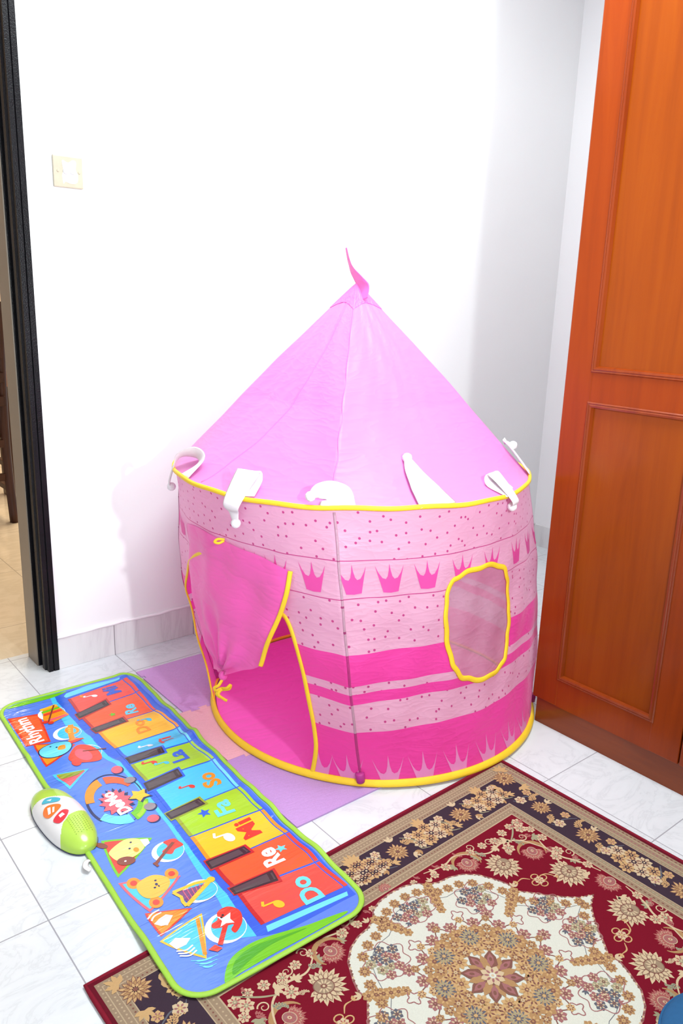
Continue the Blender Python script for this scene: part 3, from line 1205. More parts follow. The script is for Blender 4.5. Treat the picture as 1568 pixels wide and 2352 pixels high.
# folded over near the right end
P_.append(jester([rp(58, 0.0), rp(56, 0.045, 0.010), rp(56, 0.05, 0.026), bp(57, 0.99, 0.022), bp(58, 0.955, 0.014)], [0.072, 0.074, 0.060, 0.036, 0.018], [t0(57), t0(55) + 0.15 * up, t0(56), t0(57), t0(57)]))
# upright at the far right
P_.append(jester([rp(88, 0.0, 0.006), rp(89, 0.07, 0.012), rp(89, 0.13, 0.016), rp(90, 0.16, 0.012), rp(90, 0.125, 0.022)], [0.085, 0.05, 0.026, 0.024, 0.016], [t0(88)] * 5))
# curled over at the left end
P_.append(jester([rp(-55, 0.0), rp(-57, 0.055, 0.010), rp(-62, 0.062, 0.024), rp(-68, 0.02, 0.026), bp(-71, 0.955, 0.022), bp(-72, 0.925, 0.020)], [0.060, 0.060, 0.050, 0.040, 0.022, 0.014], [t0(-55), t0(-57) + 0.4 * up, t0(-60) + 0.6 * up, t0(-66) + 0.5 * up, t0(-70), t0(-71)]))
# behind the left end
P_.append(jester([rp(-112, 0.0), rp(-110, 0.07, 0.008), rp(-108, 0.10, 0.014), rp(-106, 0.06, 0.018)], [0.07, 0.06, 0.04, 0.018], [t0(-110), t0(-110), t0(-110), t0(-110)]))
for a_ in (120, 150, 180, -150):
    P_.append(jester([rp(a_, 0.0), rp(a_, 0.06, 0.005), rp(a_ - 3, 0.12, 0.006), rp(a_ - 5, 0.19, 0.010)], [0.09, 0.07, 0.04, 0.016], [t0(a_)] * 4))
adopt(tent, *P_)
# sub-parts were modelled in world space too: their parents sit at the origin, so nothing more to do

# ================================================================== FOAM MATS
M_foam_p = mat_foam('lilac_foam', (188, 150, 208))
M_foam_p2 = mat_foam('mauve_foam', (206, 158, 216))
M_foam_o = mat_foam('peach_foam', (238, 184, 190))
FX0, FX1 = 1.87 * T, 2.90 * T


def teeth(p, q, n, amp, out):
    """points from p to q with n dovetail teeth"""
    p, q = np.array(p, float), np.array(q, float)
    d = (q - p)
    nn = np.array([d[1], -d[0]]) / np.linalg.norm(d) * out
    pts = []
    for i in range(n):
        a, b = (i + 0.28) / n, (i + 0.72) / n
        pts += [p + d * a, p + d * (a - 0.06 / n) + nn * amp, p + d * (b + 0.06 / n) + nn * amp, p + d * b]
    return [tuple(v) for v in pts]


def foam(y0, y1, m, label, t_front, t_back, x0):
    n = 5
    g = 0.0006
    pts = [(x0, y0)]
    if t_front:
        pts += teeth((2.02 * T, y0), (FX1, y0), n, 0.012, t_front)
    pts += [(FX1, y0), (FX1, y1)]
    if t_back:
        pts += teeth((FX1, y1), (2.02 * T, y1), n, 0.012, t_back)
    pts += [(x0, y1)]
    # notched free edge on the left
    pts += [(x0, y1 - (y1 - y0) * 0.12), (x0 + 0.010, y1 - (y1 - y0) * 0.12), (x0 + 0.010, y1 - (y1 - y0) * 0.17), (x0, y1 - (y1 - y0) * 0.17)]
    bm = bmesh.new()
    tri = tessellate_polygon([[Vector((x, y, 0)) for x, y in pts]])
    top = [bm.verts.new((x, y, 0.0046)) for x, y in pts]
    bot = [bm.verts.new((x, y, 0.0002)) for x, y in pts]
    for t in tri:
        for vs, rev in ((top, False), (bot, True)):
            try:
                bm.faces.new([vs[i] for i in t])
            except ValueError:
                pass
    for i in range(len(pts)):
        j = (i + 1) % len(pts)
        bm.faces.new((bot[i], bot[j], top[j], top[i]))
    bmesh.ops.recalc_face_normals(bm, faces=bm.faces)
    return tag(link_bm('foam_mat', bm, m), label, 'foam mat', 'foam puzzle mats between the music mat and the tent')


SEAM1, SEAM2 = -0.035, 0.262
foam(-1.22 * T, SEAM1 - 0.0008, M_foam_p, 'lilac foam puzzle mat lying nearest the patterned rug', 0, -1, 1.85 * T)
foam(SEAM1, SEAM2 - 0.0008, M_foam_o, 'peach foam puzzle mat between the two purple ones', 1 * -1 * -1, -1, 1.90 * T)
foam(SEAM2, 1.93 * T, M_foam_p2, 'mauve foam puzzle mat nearest the back wall', 1, 0, 1.99 * T)

# ================================================================== MUSIC MAT
MO = np.array([0.352, -0.02])
MA = unit(np.array([0.043, 1.0]))
MB = np.array([-MA[1], MA[0]])


def sstep(x, a, b):
    t = np.clip((x - a) / (b - a), 0, 1)
    return t * t * (3 - 2 * t)


def mat_h(p):
    """height of the mat at (u,v) mm"""
    u, v = p[:, 0], p[:, 1]
    right = sstep(-v, -120, 200)
    h = 0.0035 + 0.0022 * right * (1 + np.sin(u / 230 * 6.283 + 0.6)) + 0.0012 * (1 + np.sin(u / 97 * 6.283 + v / 300)) * (0.4 + 0.6 * right)
    h = h + 0.012 * np.exp(-((u - 139 + 0.08 * v) / 24) ** 2) * (0.35 + 0.65 * right)
    h = h + 0.004 * np.exp(-((u + 245) / 30) ** 2) * right + 0.004 * np.exp(-((u - 300) / 26) ** 2)
    w = MO + (u[:, None] * MA + v[:, None] * MB) / 1000
    h = h + 0.0085 * (1 - sstep(w[:, 1], -0.475, -0.39))          # lies on the rug at its near end
    h = h + 0.0062 * sstep(w[:, 0], 0.525, 0.556)                 # and on the foam along its right edge
    return h


def mat_place(p):
    p = np.asarray(p, float)
    e = 0.5
    h = mat_h(p)
    hu = (mat_h(p + [e, 0]) - mat_h(p - [e, 0])) / (2 * e / 1000)
    hv = (mat_h(p + [0, e]) - mat_h(p - [0, e])) / (2 * e / 1000)
    w = MO + (p[:, :1] * MA + p[:, 1:] * MB) / 1000
    pos = np.column_stack([w, h])
    n = np.column_stack([-(hu[:, None] * MA + hv[:, None] * MB), np.ones(len(p))])
    return pos, unit(n)


C = lambda n, rgb: mat_vinyl('vinyl_' + n, rgb)
BLUE, DBLUE, CYAN = C('blue', (88, 132, 232)), C('deep_blue', (44, 98, 216)), C('cyan', (72, 196, 240))
RED, ORED, YEL, GRN = C('red', (240, 74, 52)), C('orange_red', (246, 96, 48)), C('yellow', (252, 192, 44)), C('lime', (164, 210, 44))
LRED, WHT, BLK, BLK2 = C('light_red', (244, 84, 70)), C('white', (240, 240, 244)), C('black_key', (56, 46, 48)), C('black_key_top', (82, 72, 74))
SHD_R, LEAF, LEAF2 = C('dark_red', (190, 44, 40)), C('leaf', (112, 196, 30)), C('dark_leaf', (76, 168, 34))
ORG, DRED, PINK, NAVY = C('orange', (246, 148, 30)), C('brick_red', (222, 62, 44)), C('pink', (240, 96, 110)), C('navy', (26, 40, 92))
PALEY, BROWN, GREY, PLUM = C('pale_yellow', (246, 226, 132)), C('brown', (132, 62, 44)), C('grey', (146, 136, 142)), C('plum', (120, 70, 120))
LCY, OLIVE = C('pale_cyan', (108, 214, 240)), C('olive', (150, 164, 40))

pr = Print()
OUT = rrect(-645, -207, 620, 209, 62, 12)
pr.poly(BLUE, 0, OUT)
# keyboard surround and cyan border strip
bandL = [(600, 60), (548, 66), (409, 75), (340, 70), (307, 67), (222, 53), (162, 38), (93, 26), (0, 24), (-152, 24), (-240, 28), (-355, 38), (-450, 45), (-562, 63)]
bandR = [(600, 44), (557, 49), (475, 46), (336, 40), (254, 34), (192, 30), (149, 19), (47, 11), (-81, 12), (-162, 13), (-219, 15), (-292, 17), (-411, 20), (-501, 25), (-579, 28)]
pr.poly(CYAN, 1, bandL + bandR[::-1])
pr.poly(DBLUE, 1, [(x, y + 2) for x, y in bandR] + [(-600, -20), (-600, -196), (0, -200), (600, -186), (604, 0)])
pr.poly(LCY, 2, [(-567, 2), (-583, -185), (-594, -180), (-582, 7)])
pr.poly(LCY, 2, [(566, 21), (590, -158), (600, -162), (606, -61), (592, 12), (578, 24)])
keyL = lambda u: np.interp(u, [-562, -233, 38, 215, 288, 429, 556], [9, 2, -2, 5, 14, 25, 20])
keyR = lambda u: np.interp(u, [-570, -475, -347, -247, -127, 12, 144, 225, 341, 475, 584], [-186, -177, -182, -175, -178, -182, -171, -177, -164, -163, -163])
keyF = lambda u: keyR(u) - np.interp(u, [-570, -400, 0, 350, 584], [12, 12, 10, 9, 16])
bl = [(-562, -571), (-458, -475), (-346, -347), (-234, -246), (-130, -127), (20, 12), (131, 126), (211, 212), (340, 342), (458, 474), (556, 584)]
kc = [LRED, ORED, YEL, GRN, CYAN, GRN, CYAN, YEL, ORED, LRED]
kcf = [RED, RED, ORG, GRN, LCY, GRN, LCY, ORG, RED, RED]
for i in range(10):
    (a0, a1), (b0, b1) = bl[i], bl[i + 1]
    g = 2.2
    us0, us1 = np.linspace(a0 + g, b0 - g, 8), np.linspace(a1 + g, b1 - g, 8)
    pr.poly(kc[i], 2, [(x, keyL(x)) for x in us0] + [(x, keyR(x)) for x in us1[::-1]])
    pr.poly(kcf[i], 2, [(x, keyR(x) - 3) for x in us1] + [(x, keyF(x)) for x in us1[::-1]])
# soft printed edge along the inner ends of the keys
for i in range(10):
    a0, b0 = bl[i][0], bl[i + 1][0]
    us0 = np.linspace(a0 + 2.2, b0 - 2.2, 6)
    sh = {0: SHD_R, 1: SHD_R, 8: SHD_R, 9: SHD_R, 2: ORG, 7: ORG, 3: OLIVE, 5: OLIVE}.get(i, DBLUE)
    pr.poly(sh, 3, [(x, keyL(x)) for x in us0] + [(x, keyL(x) - 9) for x in us0[::-1]])
for q, c1_ in (([(-437, 12), (-444, -89), (-477, -84), (-460, 12)], SHD_R), ([(-325, 10), (-329, -85), (-358, -87), (-356, 12)], SHD_R), ([(-122, 11), (-112, -82), (-145, -84), (-152, 10)], OLIVE),
           ([(19, 6), (27, -92), (-7, -90), (-18, 9)], DBLUE), ([(147, 4), (140, -98), (116, -97), (117, 2)], DBLUE), ([(349, 22), (360, -76), (325, -74), (314, 20)], SHD_R), ([(453, 31), (482, -71), (450, -71), (421, 31)], SHD_R)):
    cx_, cy_ = np.mean(q, 0)
    pr.poly(c1_, 4, [(cx_ + (x - cx_) * 1.28, cy_ + (y_ - cy_) * 1.09 - 2) for x, y_ in q])
    pr.poly(BLK, 5, q)
    pr.poly(BLK2, 6, [(cx_ + (x - cx_) * 0.66, cy_ + 5 + (y_ - cy_) * 0.78) for x, y_ in q])
    pr.poly(BLK2, 6, [((q[1][0] * (1 - f) + q[2][0] * f) + (cx_ - (q[1][0] + q[2][0]) / 2) * 0.02, (q[1][1] * (1 - f) + q[2][1] * f) + o_) for f, o_ in ((0.2, 4), (0.8, 4), (0.8, 8), (0.2, 8))])


def word(s, u, v, size, m, layer=4, rot=0, bold=0.03, sx=1.0):
    tr = text_tris(s, size, bold) * [sx, 1]
    c, s_ = math.cos(math.radians(rot)), math.sin(math.radians(rot))
    tr = tr @ np.array([[c, s_], [-s_, c]])
    pr.tris(m, layer, tr + [u, v])


for s, u, v, m in (('Do', -530, -118, LCY), ('Re', -400, -110, WHT), ('Mi', -283, -121, DRED), ('Fa', -184, -110, LCY), ('So', -59, -138, ORG), ('La', 82, -119, DBLUE), ('Ti', 170, -126, DRED),
                   ('Do', 275, -96, ORG), ('Re', 393, -112, LCY), ('Mi', 531, -108, DBLUE)):
    word(s, u, v, 62 if u < 150 or u > 500 else 50, m, 4, rnd.uniform(-6, 6), 0.035)


def note(u, v, m, r=11, flip=1):
    pr.poly(m, 4, ell(u, v, r, r * 0.75, 20, 18))
    pr.tris(m, 4, stroke([(u + r * 0.8, v), (u + r * 1.0, v + 30 * flip)], 4.5))
    pr.tris(m, 4, stroke([(u + r * 1.0, v + 30 * flip), (u + r * 1.9, v + 24 * flip)], 6))


note(-532, -50, YEL, 13)
pr.poly(LCY, 4, star(-388, -147, 15))
note(-285, -72, WHT, 15)
pr.poly(DBLUE, 4, star(-176, -65, 17))
note(-60, -90, DRED, 9)
note(92, -56, DRED, 9)
note(72, -82, CYAN, 8)
note(172, -80, WHT, 9)
note(296, -130, CYAN, 9)
pr.poly(LEAF, 4, star(392, -58, 11))
note(525, -53, WHT, 10)
pr.poly(ORG, 4, ell(548, -20, 9, 5))

# leaves at the two ends
pr.poly(LEAF, 2, smooth2([(-640, 132), (-600, 102), (-587, 52), (-595, -4), (-612, -66), (-620, -110), (-630, -150), (-636, -130), (-636, -52), (-634, 28), (-636, 97)], 50))
pr.poly(LEAF2, 3, smooth2([(-632, 110), (-606, 92), (-596, 52), (-604, 0), (-618, -60), (-612, 10), (-618, 60)], 40))
pr.poly(LEAF, 2, smooth2([(592, 185), (588, 116), (590, 46), (604, 7), (609, 25), (611, 92), (609, 155)], 40))

# sign with lettering
rs = [(535, 200), (514, 116), (346, 135), (358, 198)]
pr.poly(DRED, 2, rs)
cx_, cy_ = np.mean(rs, 0)
pr.poly(ORED, 3, [(cx_ + (x - cx_) * 0.9, cy_ + (y_ - cy_) * 0.84) for x, y_ in rs])
word('Rhythm', 436, 163, 52, WHT, 4, 2, 0.03, 0.95)


def disc(u, v, r):
    pr.poly(WHT, 2, ell(u, v, r))
    pr.poly(CYAN, 3, ell(u - r * 0.02, v - r * 0.14, r * 0.88, r * 0.82))


# xylophone
disc(497, 86, 38)
pr.poly(ORG, 4, [(538, 100), (545, 62), (462, 46), (440, 106), (470, 118)])
for i, m in enumerate((YEL, LEAF, DRED, ORG, PINK)):
    x = 530 - i * 18
    pr.poly(m, 5, [(x, 58 - i * 1.5), (x + 11, 58 - i * 1.5), (x + 8, 108), (x - 4, 110)])
pr.poly(DRED, 6, ell(444, 104, 8))
pr.poly(DRED, 6, ell(456, 116, 8))
pr.tris(BROWN, 5, stroke([(540, 66), (450, 110)], 5))
# trumpet
disc(364, 84, 38)
pr.tris(ORG, 4, stroke([(402, 62), (360, 76), (322, 84)], 15))
pr.tris(ORG, 4, stroke(ell(372, 68, 20, 14, 10, 20, 0, 359), 8))
pr.poly(ORG, 4, [(330, 82), (306, 112), (302, 56)])
pr.poly(DRED, 5, ell(305, 86, 7, 28, 5))
for i in range(3):
    pr.poly(YEL, 5, ell(384 - 10 * i, 72 + 3 * i, 4))


def tri(pts, m, m2, layer=2, k=0.86):
    sm = smooth2([p for a, b in zip(pts, pts[1:] + pts[:1]) for p in ((a[0] * 0.88 + b[0] * 0.12, a[1] * 0.88 + b[1] * 0.12), (a[0] * 0.12 + b[0] * 0.88, a[1] * 0.12 + b[1] * 0.88))], 40)
    pr.poly(m, layer, sm)
    c = np.mean(sm, 0)
    pr.poly(m2, layer + 1, [(c[0] + (x - c[0]) * k, c[1] + (y_ - c[1]) * k) for x, y_ in sm])


def eyes(u, v, d, r=3.2, ax=(0, 1), m=NAVY):
    for s in (-1, 1):
        pr.poly(m, 7, ell(u + ax[0] * s * d, v + ax[1] * s * d, r))


# bird
tri([(362, 180), (290, 84), (228, 184)], DRED, ORG)
pr.poly(NAVY, 4, ell(296, 138, 46, 36, 100))
pr.poly(LCY, 5, ell(296, 138, 43, 33, 100))
pr.poly(ORG, 6, smooth2([(288, 134), (302, 126), (300, 112), (284, 116)], 20))
eyes(306, 140, 9, 2.6, (0.7, 0.7))
# drum
disc(236, 74, 40)
pr.poly(RED, 4, smooth2([(282, 88), (268, 56), (226, 44), (184, 56), (206, 112), (240, 122)], 30))
pr.poly(PINK, 5, ell(232, 84, 34, 18, 10))
pr.poly(DRED, 6, ell(205, 112, 16, 12))
pr.tris(BROWN, 6, stroke([(250, 80), (226, 24)], 5))
# small banner
tri([(186, 182), (162, 92), (96, 166)], CYAN, PINK, 2, 0.78)
pr.poly(OLIVE, 4, [(180, 172), (162, 106), (146, 130), (152, 168)])
# demo wheel
WU, WV = 0, 86
pr.tris(NAVY, 2, stroke(ell(WU, WV, 108, 66, -6, 60, -140, 130), np.linspace(2, 7, 60)))
pr.tris(NAVY, 2, stroke(ell(WU, WV, 104, 62, -6, 40, 132, 215), 2))


def arc(m, a0, a1, r0, r1, ky=0.66):
    n = 18
    pr.poly(m, 3, [(WU + r1 * math.cos(t), WV + r1 * ky * math.sin(t)) for t in np.radians(np.linspace(a0, a1, n))] + [(WU + r0 * math.cos(t), WV + r0 * ky * math.sin(t)) for t in np.radians(np.linspace(a1, a0, n))])


arc(ORG, 8, 80, 72, 102)
arc(ORED, -66, -4, 72, 102)
arc(LCY, 122, 184, 74, 108)
arc(LEAF, 190, 246, 74, 108)
arc(GRN, 196, 240, 92, 104)
pr.poly(NAVY, 4, [(WU - 14 + (62 if i % 2 else 42) * math.cos(i * math.pi / 13), WV + 0 + (38 if i % 2 else 27) * math.sin(i * math.pi / 13)) for i in range(26)])
pr.poly(PINK, 5, [(WU - 14 + (58 if i % 2 else 42) * math.cos(i * math.pi / 13 + 0.2), WV + 4 + (40 if i % 2 else 27) * math.sin(i * math.pi / 13 + 0.2)) for i in range(26)])
word('DeMo', WU - 18, WV + 6, 42, WHT, 6, 8, 0.05, 0.95)
for u, v, m in ((112, 39, PINK), (-122, 42, PINK), (-76, 30, GREY), (54, 28, GREY)):
    pr.poly(NAVY, 4, ell(u - 3, v - 2, 15))
    pr.poly(m, 5, ell(u, v, 14))
pr.poly(NAVY, 5, star(-24, 30, 29, 0.52, 5, 20))
pr.poly(YEL, 6, star(-19, 33, 27, 0.55, 5, 20))
# dog
tri([(-128, 172), (-186, 70), (-268, 186)], LEAF, DRED)
pr.poly(PALEY, 5, smooth2([(-176, 168), (-158, 126), (-176, 98), (-206, 100), (-222, 130), (-218, 162), (-196, 172)], 36))
pr.poly(WHT, 5, [(-176, 98), (-206, 98), (-200, 84), (-184, 82)])
pr.poly(BROWN, 6, ell(-226, 150, 20, 14, 60))
pr.poly(BROWN, 5, ell(-148, 176, 16, 8, 30))
eyes(-184, 124, 10, 2.6, (0.9, -0.5))
pr.poly(WHT, 7, ell(-226, 152, 2.5))
pr.poly(ORG, 6, ell(-204, 118, 8, 6))
# violin
disc(-248, 62, 36)
pr.poly(DRED, 4, smooth2([(-216, 34), (-214, 58), (-232, 56), (-244, 74), (-262, 60), (-252, 46), (-250, 26), (-232, 28)], 40))
pr.tris(BROWN, 5, stroke([(-228, 40), (-272, 102)], 8))
pr.tris(BROWN, 5, stroke([(-266, 104), (-282, 100)], 6))
# bear
tri([(-280, 192), (-334, 70), (-398, 170)], PINK, CYAN)
for e_ in ((-300, 164), (-378, 148), (-318, 86)):
    pr.poly(ORG, 4, ell(*e_, 17, 14))
    pr.poly(DRED, 5, ell(*e_, 8, 7))
pr.poly(C('amber', (250, 186, 66)), 6, smooth2([(-306, 158), (-300, 122), (-324, 98), (-350, 106), (-366, 134), (-358, 158), (-332, 166)], 40))
eyes(-328, 128, 12, 2.6, (0.8, -0.4))
pr.poly(NAVY, 7, ell(-330, 126, 4, 3))
pr.poly(NAVY, 7, ell(-338, 124, 3, 1.6))
# harp
disc(-402, 62, 37)
pr.poly(PLUM, 4, [(-388, 34), (-376, 104), (-420, 96)])
pr.tris(YEL, 5, stroke([(-384, 28), (-374, 60), (-372, 108)], 8))
pr.tris(YEL, 5, stroke([(-384, 28), (-402, 60), (-428, 104)], 11))
pr.tris(YEL, 5, stroke([(-372, 108), (-394, 100), (-410, 104), (-428, 104)], 7))
pr.poly(YEL, 6, ell(-384, 27, 9))
for i in range(6):
    f = (i + 1) / 7
    pr.tris(PINK, 5, stroke([(-384 + 8 * f, 34 + 64 * f), (-388 - 32 * f, 40 + 60 * f)], 1.5))
# volume icons
tri([(-392, 180), (-440, 96), (-476, 182)], DRED, ORG)
pr.poly(WHT, 5, [(-436, 178), (-450, 170), (-456, 158), (-436, 138), (-424, 148), (-428, 164)])
pr.tris(WHT, 5, stroke(smooth2([(-424, 178), (-414, 168), (-412, 152)], 12, False), 4))
pr.tris(WHT, 5, stroke(smooth2([(-414, 182), (-404, 168), (-402, 152)], 12, False), 4))
tri([(-484, 190), (-464, 88), (-574, 134)], YEL, CYAN, 2, 0.88)
pr.tris(ORG, 4, stroke([(-470, 102), (-562, 132)], 8))
pr.poly(WHT, 5, [(-500, 176), (-494, 160), (-510, 136), (-520, 150), (-520, 170)])
for i in range(3):
    pr.tris(WHT, 5, stroke(smooth2([(-524 - i * 7, 172), (-532 - i * 8, 156), (-528 - i * 8, 140)], 14, False), 3.5))
# guitar
disc(-525, 68, 41)
pr.poly(DRED, 4, smooth2([(-480, 62), (-480, 38), (-502, 24), (-530, 34), (-548, 58), (-536, 62), (-526, 52), (-520, 76), (-512, 90), (-502, 86), (-498, 72)], 50))
pr.poly(WHT, 5, [(-490, 70), (-500, 60), (-496, 42), (-510, 50), (-524, 48), (-516, 62), (-518, 76), (-506, 66)])
pr.tris(DRED, 5, stroke([(-520, 66), (-558, 98)], 10))
pr.poly(RED, 6, [(-552, 106), (-568, 98), (-570, 110), (-556, 122)])
for q in ((-494, 58), (-498, 63)):
    pr.poly(BLK, 6, ell(*q, 2.5))
# swooshes
for k in range(3):
    pr.tris(LCY, 2, stroke(smooth2([(-560 - 9 * k, 160 - 4 * k), (-572 - 9 * k, 140), (-576 - 8 * k, 112 + 6 * k)], 16, False), [1.5] * 4 + [4] * 8 + [1.5] * 4))

mm_ = empty('music_mat', (*MO, 0.0))
tag(mm_, 'long blue vinyl music mat with rainbow piano keys and lime edge lying on the floor', 'play mat')
sheet = pr.build('printed_sheet', mat_place, None, 7.0)
tag(sheet, 'blue printed vinyl with piano keys and picture icons')
# lime binding
o = np.array(OUT)
seg = np.linalg.norm(np.roll(o, -1, 0) - o, axis=1)
cum = np.concatenate([[0], np.cumsum(seg)])
tt_ = np.linspace(0, cum[-1], 420, endpoint=False)
oc = np.vstack([o, o[:1]])
rim = np.column_stack([np.interp(tt_, cum, oc[:, 0]), np.interp(tt_, cum, oc[:, 1])])
pos, nor = mat_place(rim)
s_, q_ = frames(pos, nor, True)
V, F = sweep(pos, s_, q_, 0.0062, 0.0030, 8, True)
lime = link_mesh('edge_binding', V, F, plain('lime_binding', (158, 206, 72), 0.5, 0.3, bump=0.3, bscale=400))
tag(lime, 'lime green cloth edge')

# control box
CU, CV = -18, 219
A_, B_ = 134, 51


def dome(p):
    """height in m over the box footprint; p in mm from its centre"""
    q = (np.abs(p[:, 0]) / A_) ** 2.3 + (np.abs(p[:, 1]) / B_) ** 2.3
    q = np.clip(q, 0, 1)
    return 0.012 + 0.036 * (1 - q ** 1.25) ** 0.62


def box_place(p, lift=0.0):
    p = np.asarray(p, float)
    h = dome(p)
    e = 0.6
    hu = (dome(p + [e, 0]) - dome(p - [e, 0])) / (2 * e / 1000)
    hv = (dome(p + [0, e]) - dome(p - [0, e])) / (2 * e / 1000)
    ang_ = math.radians(5)
    R2 = np.array([[math.cos(ang_), -math.sin(ang_)], [math.sin(ang_), math.cos(ang_)]])
    pp = p @ R2.T + [CU, CV]
    w = MO + (pp[:, :1] * MA + pp[:, 1:] * MB) / 1000
    ma, mb = MA * R2[0, 0] + MB * R2[1, 0], MA * R2[0, 1] + MB * R2[1, 1]
    n = unit(np.column_stack([-(hu[:, None] * ma + hv[:, None] * mb), np.ones(len(p))]))
    return np.column_stack([w, h]) + n * lift, n


M_lime = plain('lime_plastic', (176, 214, 78), 0.25, 0.5, 0.3)
M_shell = plain('white_plastic', (232, 228, 228), 0.28, 0.5, 0.3)
NR_, NTh = 70, 260
rr_ = np.concatenate([np.linspace(0.0, 0.9, 70)[1:], np.linspace(0.9, 1.0, 16)[1:]])
th = np.linspace(0, 2 * np.pi, NTh, endpoint=False)


def sup(t):
    c, s = np.cos(t), np.sin(t)
    k = (np.abs(c) ** 2.3 + np.abs(s) ** 2.3) ** (-1 / 2.3)
    return np.stack([A_ * k * c, B_ * k * s], -1)


P2 = [np.zeros((1, 2))] + [sup(th) * r for r in rr_]
P2 = np.concatenate(P2)
top3, _ = box_place(P2)
# straight side wall down to the floor
low = top3[-NTh:].copy()
low[:, 2] = 0.004
V = np.concatenate([top3, low])
F, tagf = [], []


def zone(pc):
    bu = 52 + 0.62 * pc[1] - 0.004 * pc[1] ** 2
    bd = -38 - 0.35 * pc[1] - 0.018 * pc[1] ** 2 if pc[1] > 0 else -38 - 0.15 * pc[1]
    return 1 if pc[0] > bu else (2 if pc[0] < bd else 0)


for k in range(NTh):
    F.append((0, 1 + k, 1 + (k + 1) % NTh))
for i in range(len(rr_) - 1):
    for k in range(NTh):
        l = (k + 1) % NTh
        F.append((1 + i * NTh + k, 1 + (i + 1) * NTh + k, 1 + (i + 1) * NTh + l, 1 + i * NTh + l))
base_i = 1 + (len(rr_) - 1) * NTh
for k in range(NTh):
    l = (k + 1) % NTh
    F.append((base_i + k, len(P2) + k, len(P2) + l, base_i + l))
P2x = np.concatenate([P2, P2[-NTh:]])
zs_ = [zone(P2x[list(f)].mean(0)) for f in F]
ub = empty('control_box', (0, 0, 0))


def submesh(name, z, m):
    fs = [f for f, q in zip(F, zs_) if q == z]
    used = sorted({i for f in fs for i in f})
    mp = {i: n for n, i in enumerate(used)}
    return link_mesh(name, V[used], [tuple(mp[i] for i in f) for f in fs], m)


shell = submesh('control_box', 0, M_shell)
bpy.data.objects.remove(ub)
shell.name = 'control_box'
tag(shell, 'white plastic sound box with lime ends on the mat edge')
caps = [submesh('end_cap', 1, M_lime), submesh('speaker_cap', 2, M_lime)]
bt = Print()
PB = lambda n, rgb: plain(n, rgb, 0.3, 0.5, 0.2)
bpos = []


def pxbtn(name, m, pts, icon):
    P_b = Print()
    c = np.mean(pts, 0)
    P_b.poly(M_shell, 1, [(c[0] + (x - c[0]) * 1.2, c[1] + (y_ - c[1]) * 1.2) for x, y_ in pts])
    P_b.poly(m, 6, pts)
    for mm2, sh_ in icon:
        P_b.poly(mm2, 8, sh_)
    return P_b.build(name, lambda q: box_place(q), shell, 6.0)


M_bc, M_bo, M_br = PB('cyan_button', (66, 176, 200)), PB('orange_button', (238, 118, 44)), PB('red_button', (220, 52, 68))
btn = [pxbtn('volume_button', M_bc, smooth2([(44, 30), (54, 18), (45, 2), (31, -8), (23, 0), (30, 16)], 30), [(M_shell, [(44, 20), (40, 8), (35, 14)])]),
       pxbtn('mode_button', M_bo, smooth2([(19, 37), (25, 26), (12, 4), (-1, 4), (-13, 23), (-13, 36), (4, 41)], 30), [(M_shell, [(14, 22), (17, 28), (-4, 34), (-6, 29)]), (M_shell, [(8, 15), (10, 19), (-7, 26), (-8, 22)])]),
       pxbtn('power_button', M_br, smooth2([(-31, 34), (-21, 21), (-15, 4), (-26, -4), (-45, 12), (-49, 27)], 30), [(M_shell, [(-24, 10), (-27, 20), (-37, 20), (-34, 8)])])]
hb = Print()
M_hole = plain('speaker_hole', (120, 156, 50), 0.6)
for i in range(9):
    for j in range(7):
        hb.poly(M_hole, 1, ell(-52 - i * 6.0 + (j % 2) * 3, -26 + j * 6.2, 1.1, n=8))
holes = hb.build('speaker_grille', lambda q: box_place(q), caps[1], None)
tag(holes, 'rows of tiny speaker holes')
bm = bmesh.new()
tv = [bm.verts.new((v[0], v[1], 0.0038)) for v in low + (low - low.mean(0)) * [0.018, 0.018, 0]]
bv = [bm.verts.new((v[0], v[1], 0.0002)) for v in low]
bm.faces.new(tv)
bm.faces.new(bv[::-1])
for k in range(NTh):
    l = (k + 1) % NTh
    bm.faces.new((bv[k], bv[l], tv[l], tv[k]))
bmesh.ops.recalc_face_normals(bm, faces=bm.faces)
under = tag(link_bm('box_underside', bm, plain('dark_blue_plastic', (60, 66, 96), 0.5), shell), 'dark underside rim')
for k in caps:
    k.parent = shell
# small white sewn-in tag by the box
tg = mat_place(np.array([(-178, 214)]))[0][0]
Vt = []
Pt = spline([tg, tg + np.array([-0.010, -0.006, 0.004]), tg + np.array([-0.018, -0.022, 0.006]), tg + np.array([-0.012, -0.034, 0.002])], 16)
s_, q_ = frames(Pt, (0, 0, 1))
V, Fq = sweep(Pt, s_, q_, 0.006, 0.0008, 8)
lab = tag(link_mesh('sewn_tag', V, Fq, plain('white_tag', (226, 222, 222), 0.6)), 'crumpled white cloth tag')
adopt(mm_, sheet, lime, shell, lab)

# ================================================================== RUG
RO, RXv = np.array([0.003, -0.50]), unit(np.array([1.181, 0.029]))
RNv = np.array([RXv[1], -RXv[0]])
RHX, RHY, ROFF = 587, 449, -11     # half length, half width (mm)
RT0 = 0.0065


def rug_place(p):
    p = np.asarray(p, float)
    L2 = np.linalg.norm(np.array([1.181, 0.029])) / 2
    w = RO + RXv * L2 + (p[:, :1] + ROFF) / 1000 * RXv + (p[:, 1:] + RHY) / 1000 * RNv
    return np.column_stack([w, np.full(len(p), RT0)]), np.tile((0, 0, 1.0), (len(p), 1))


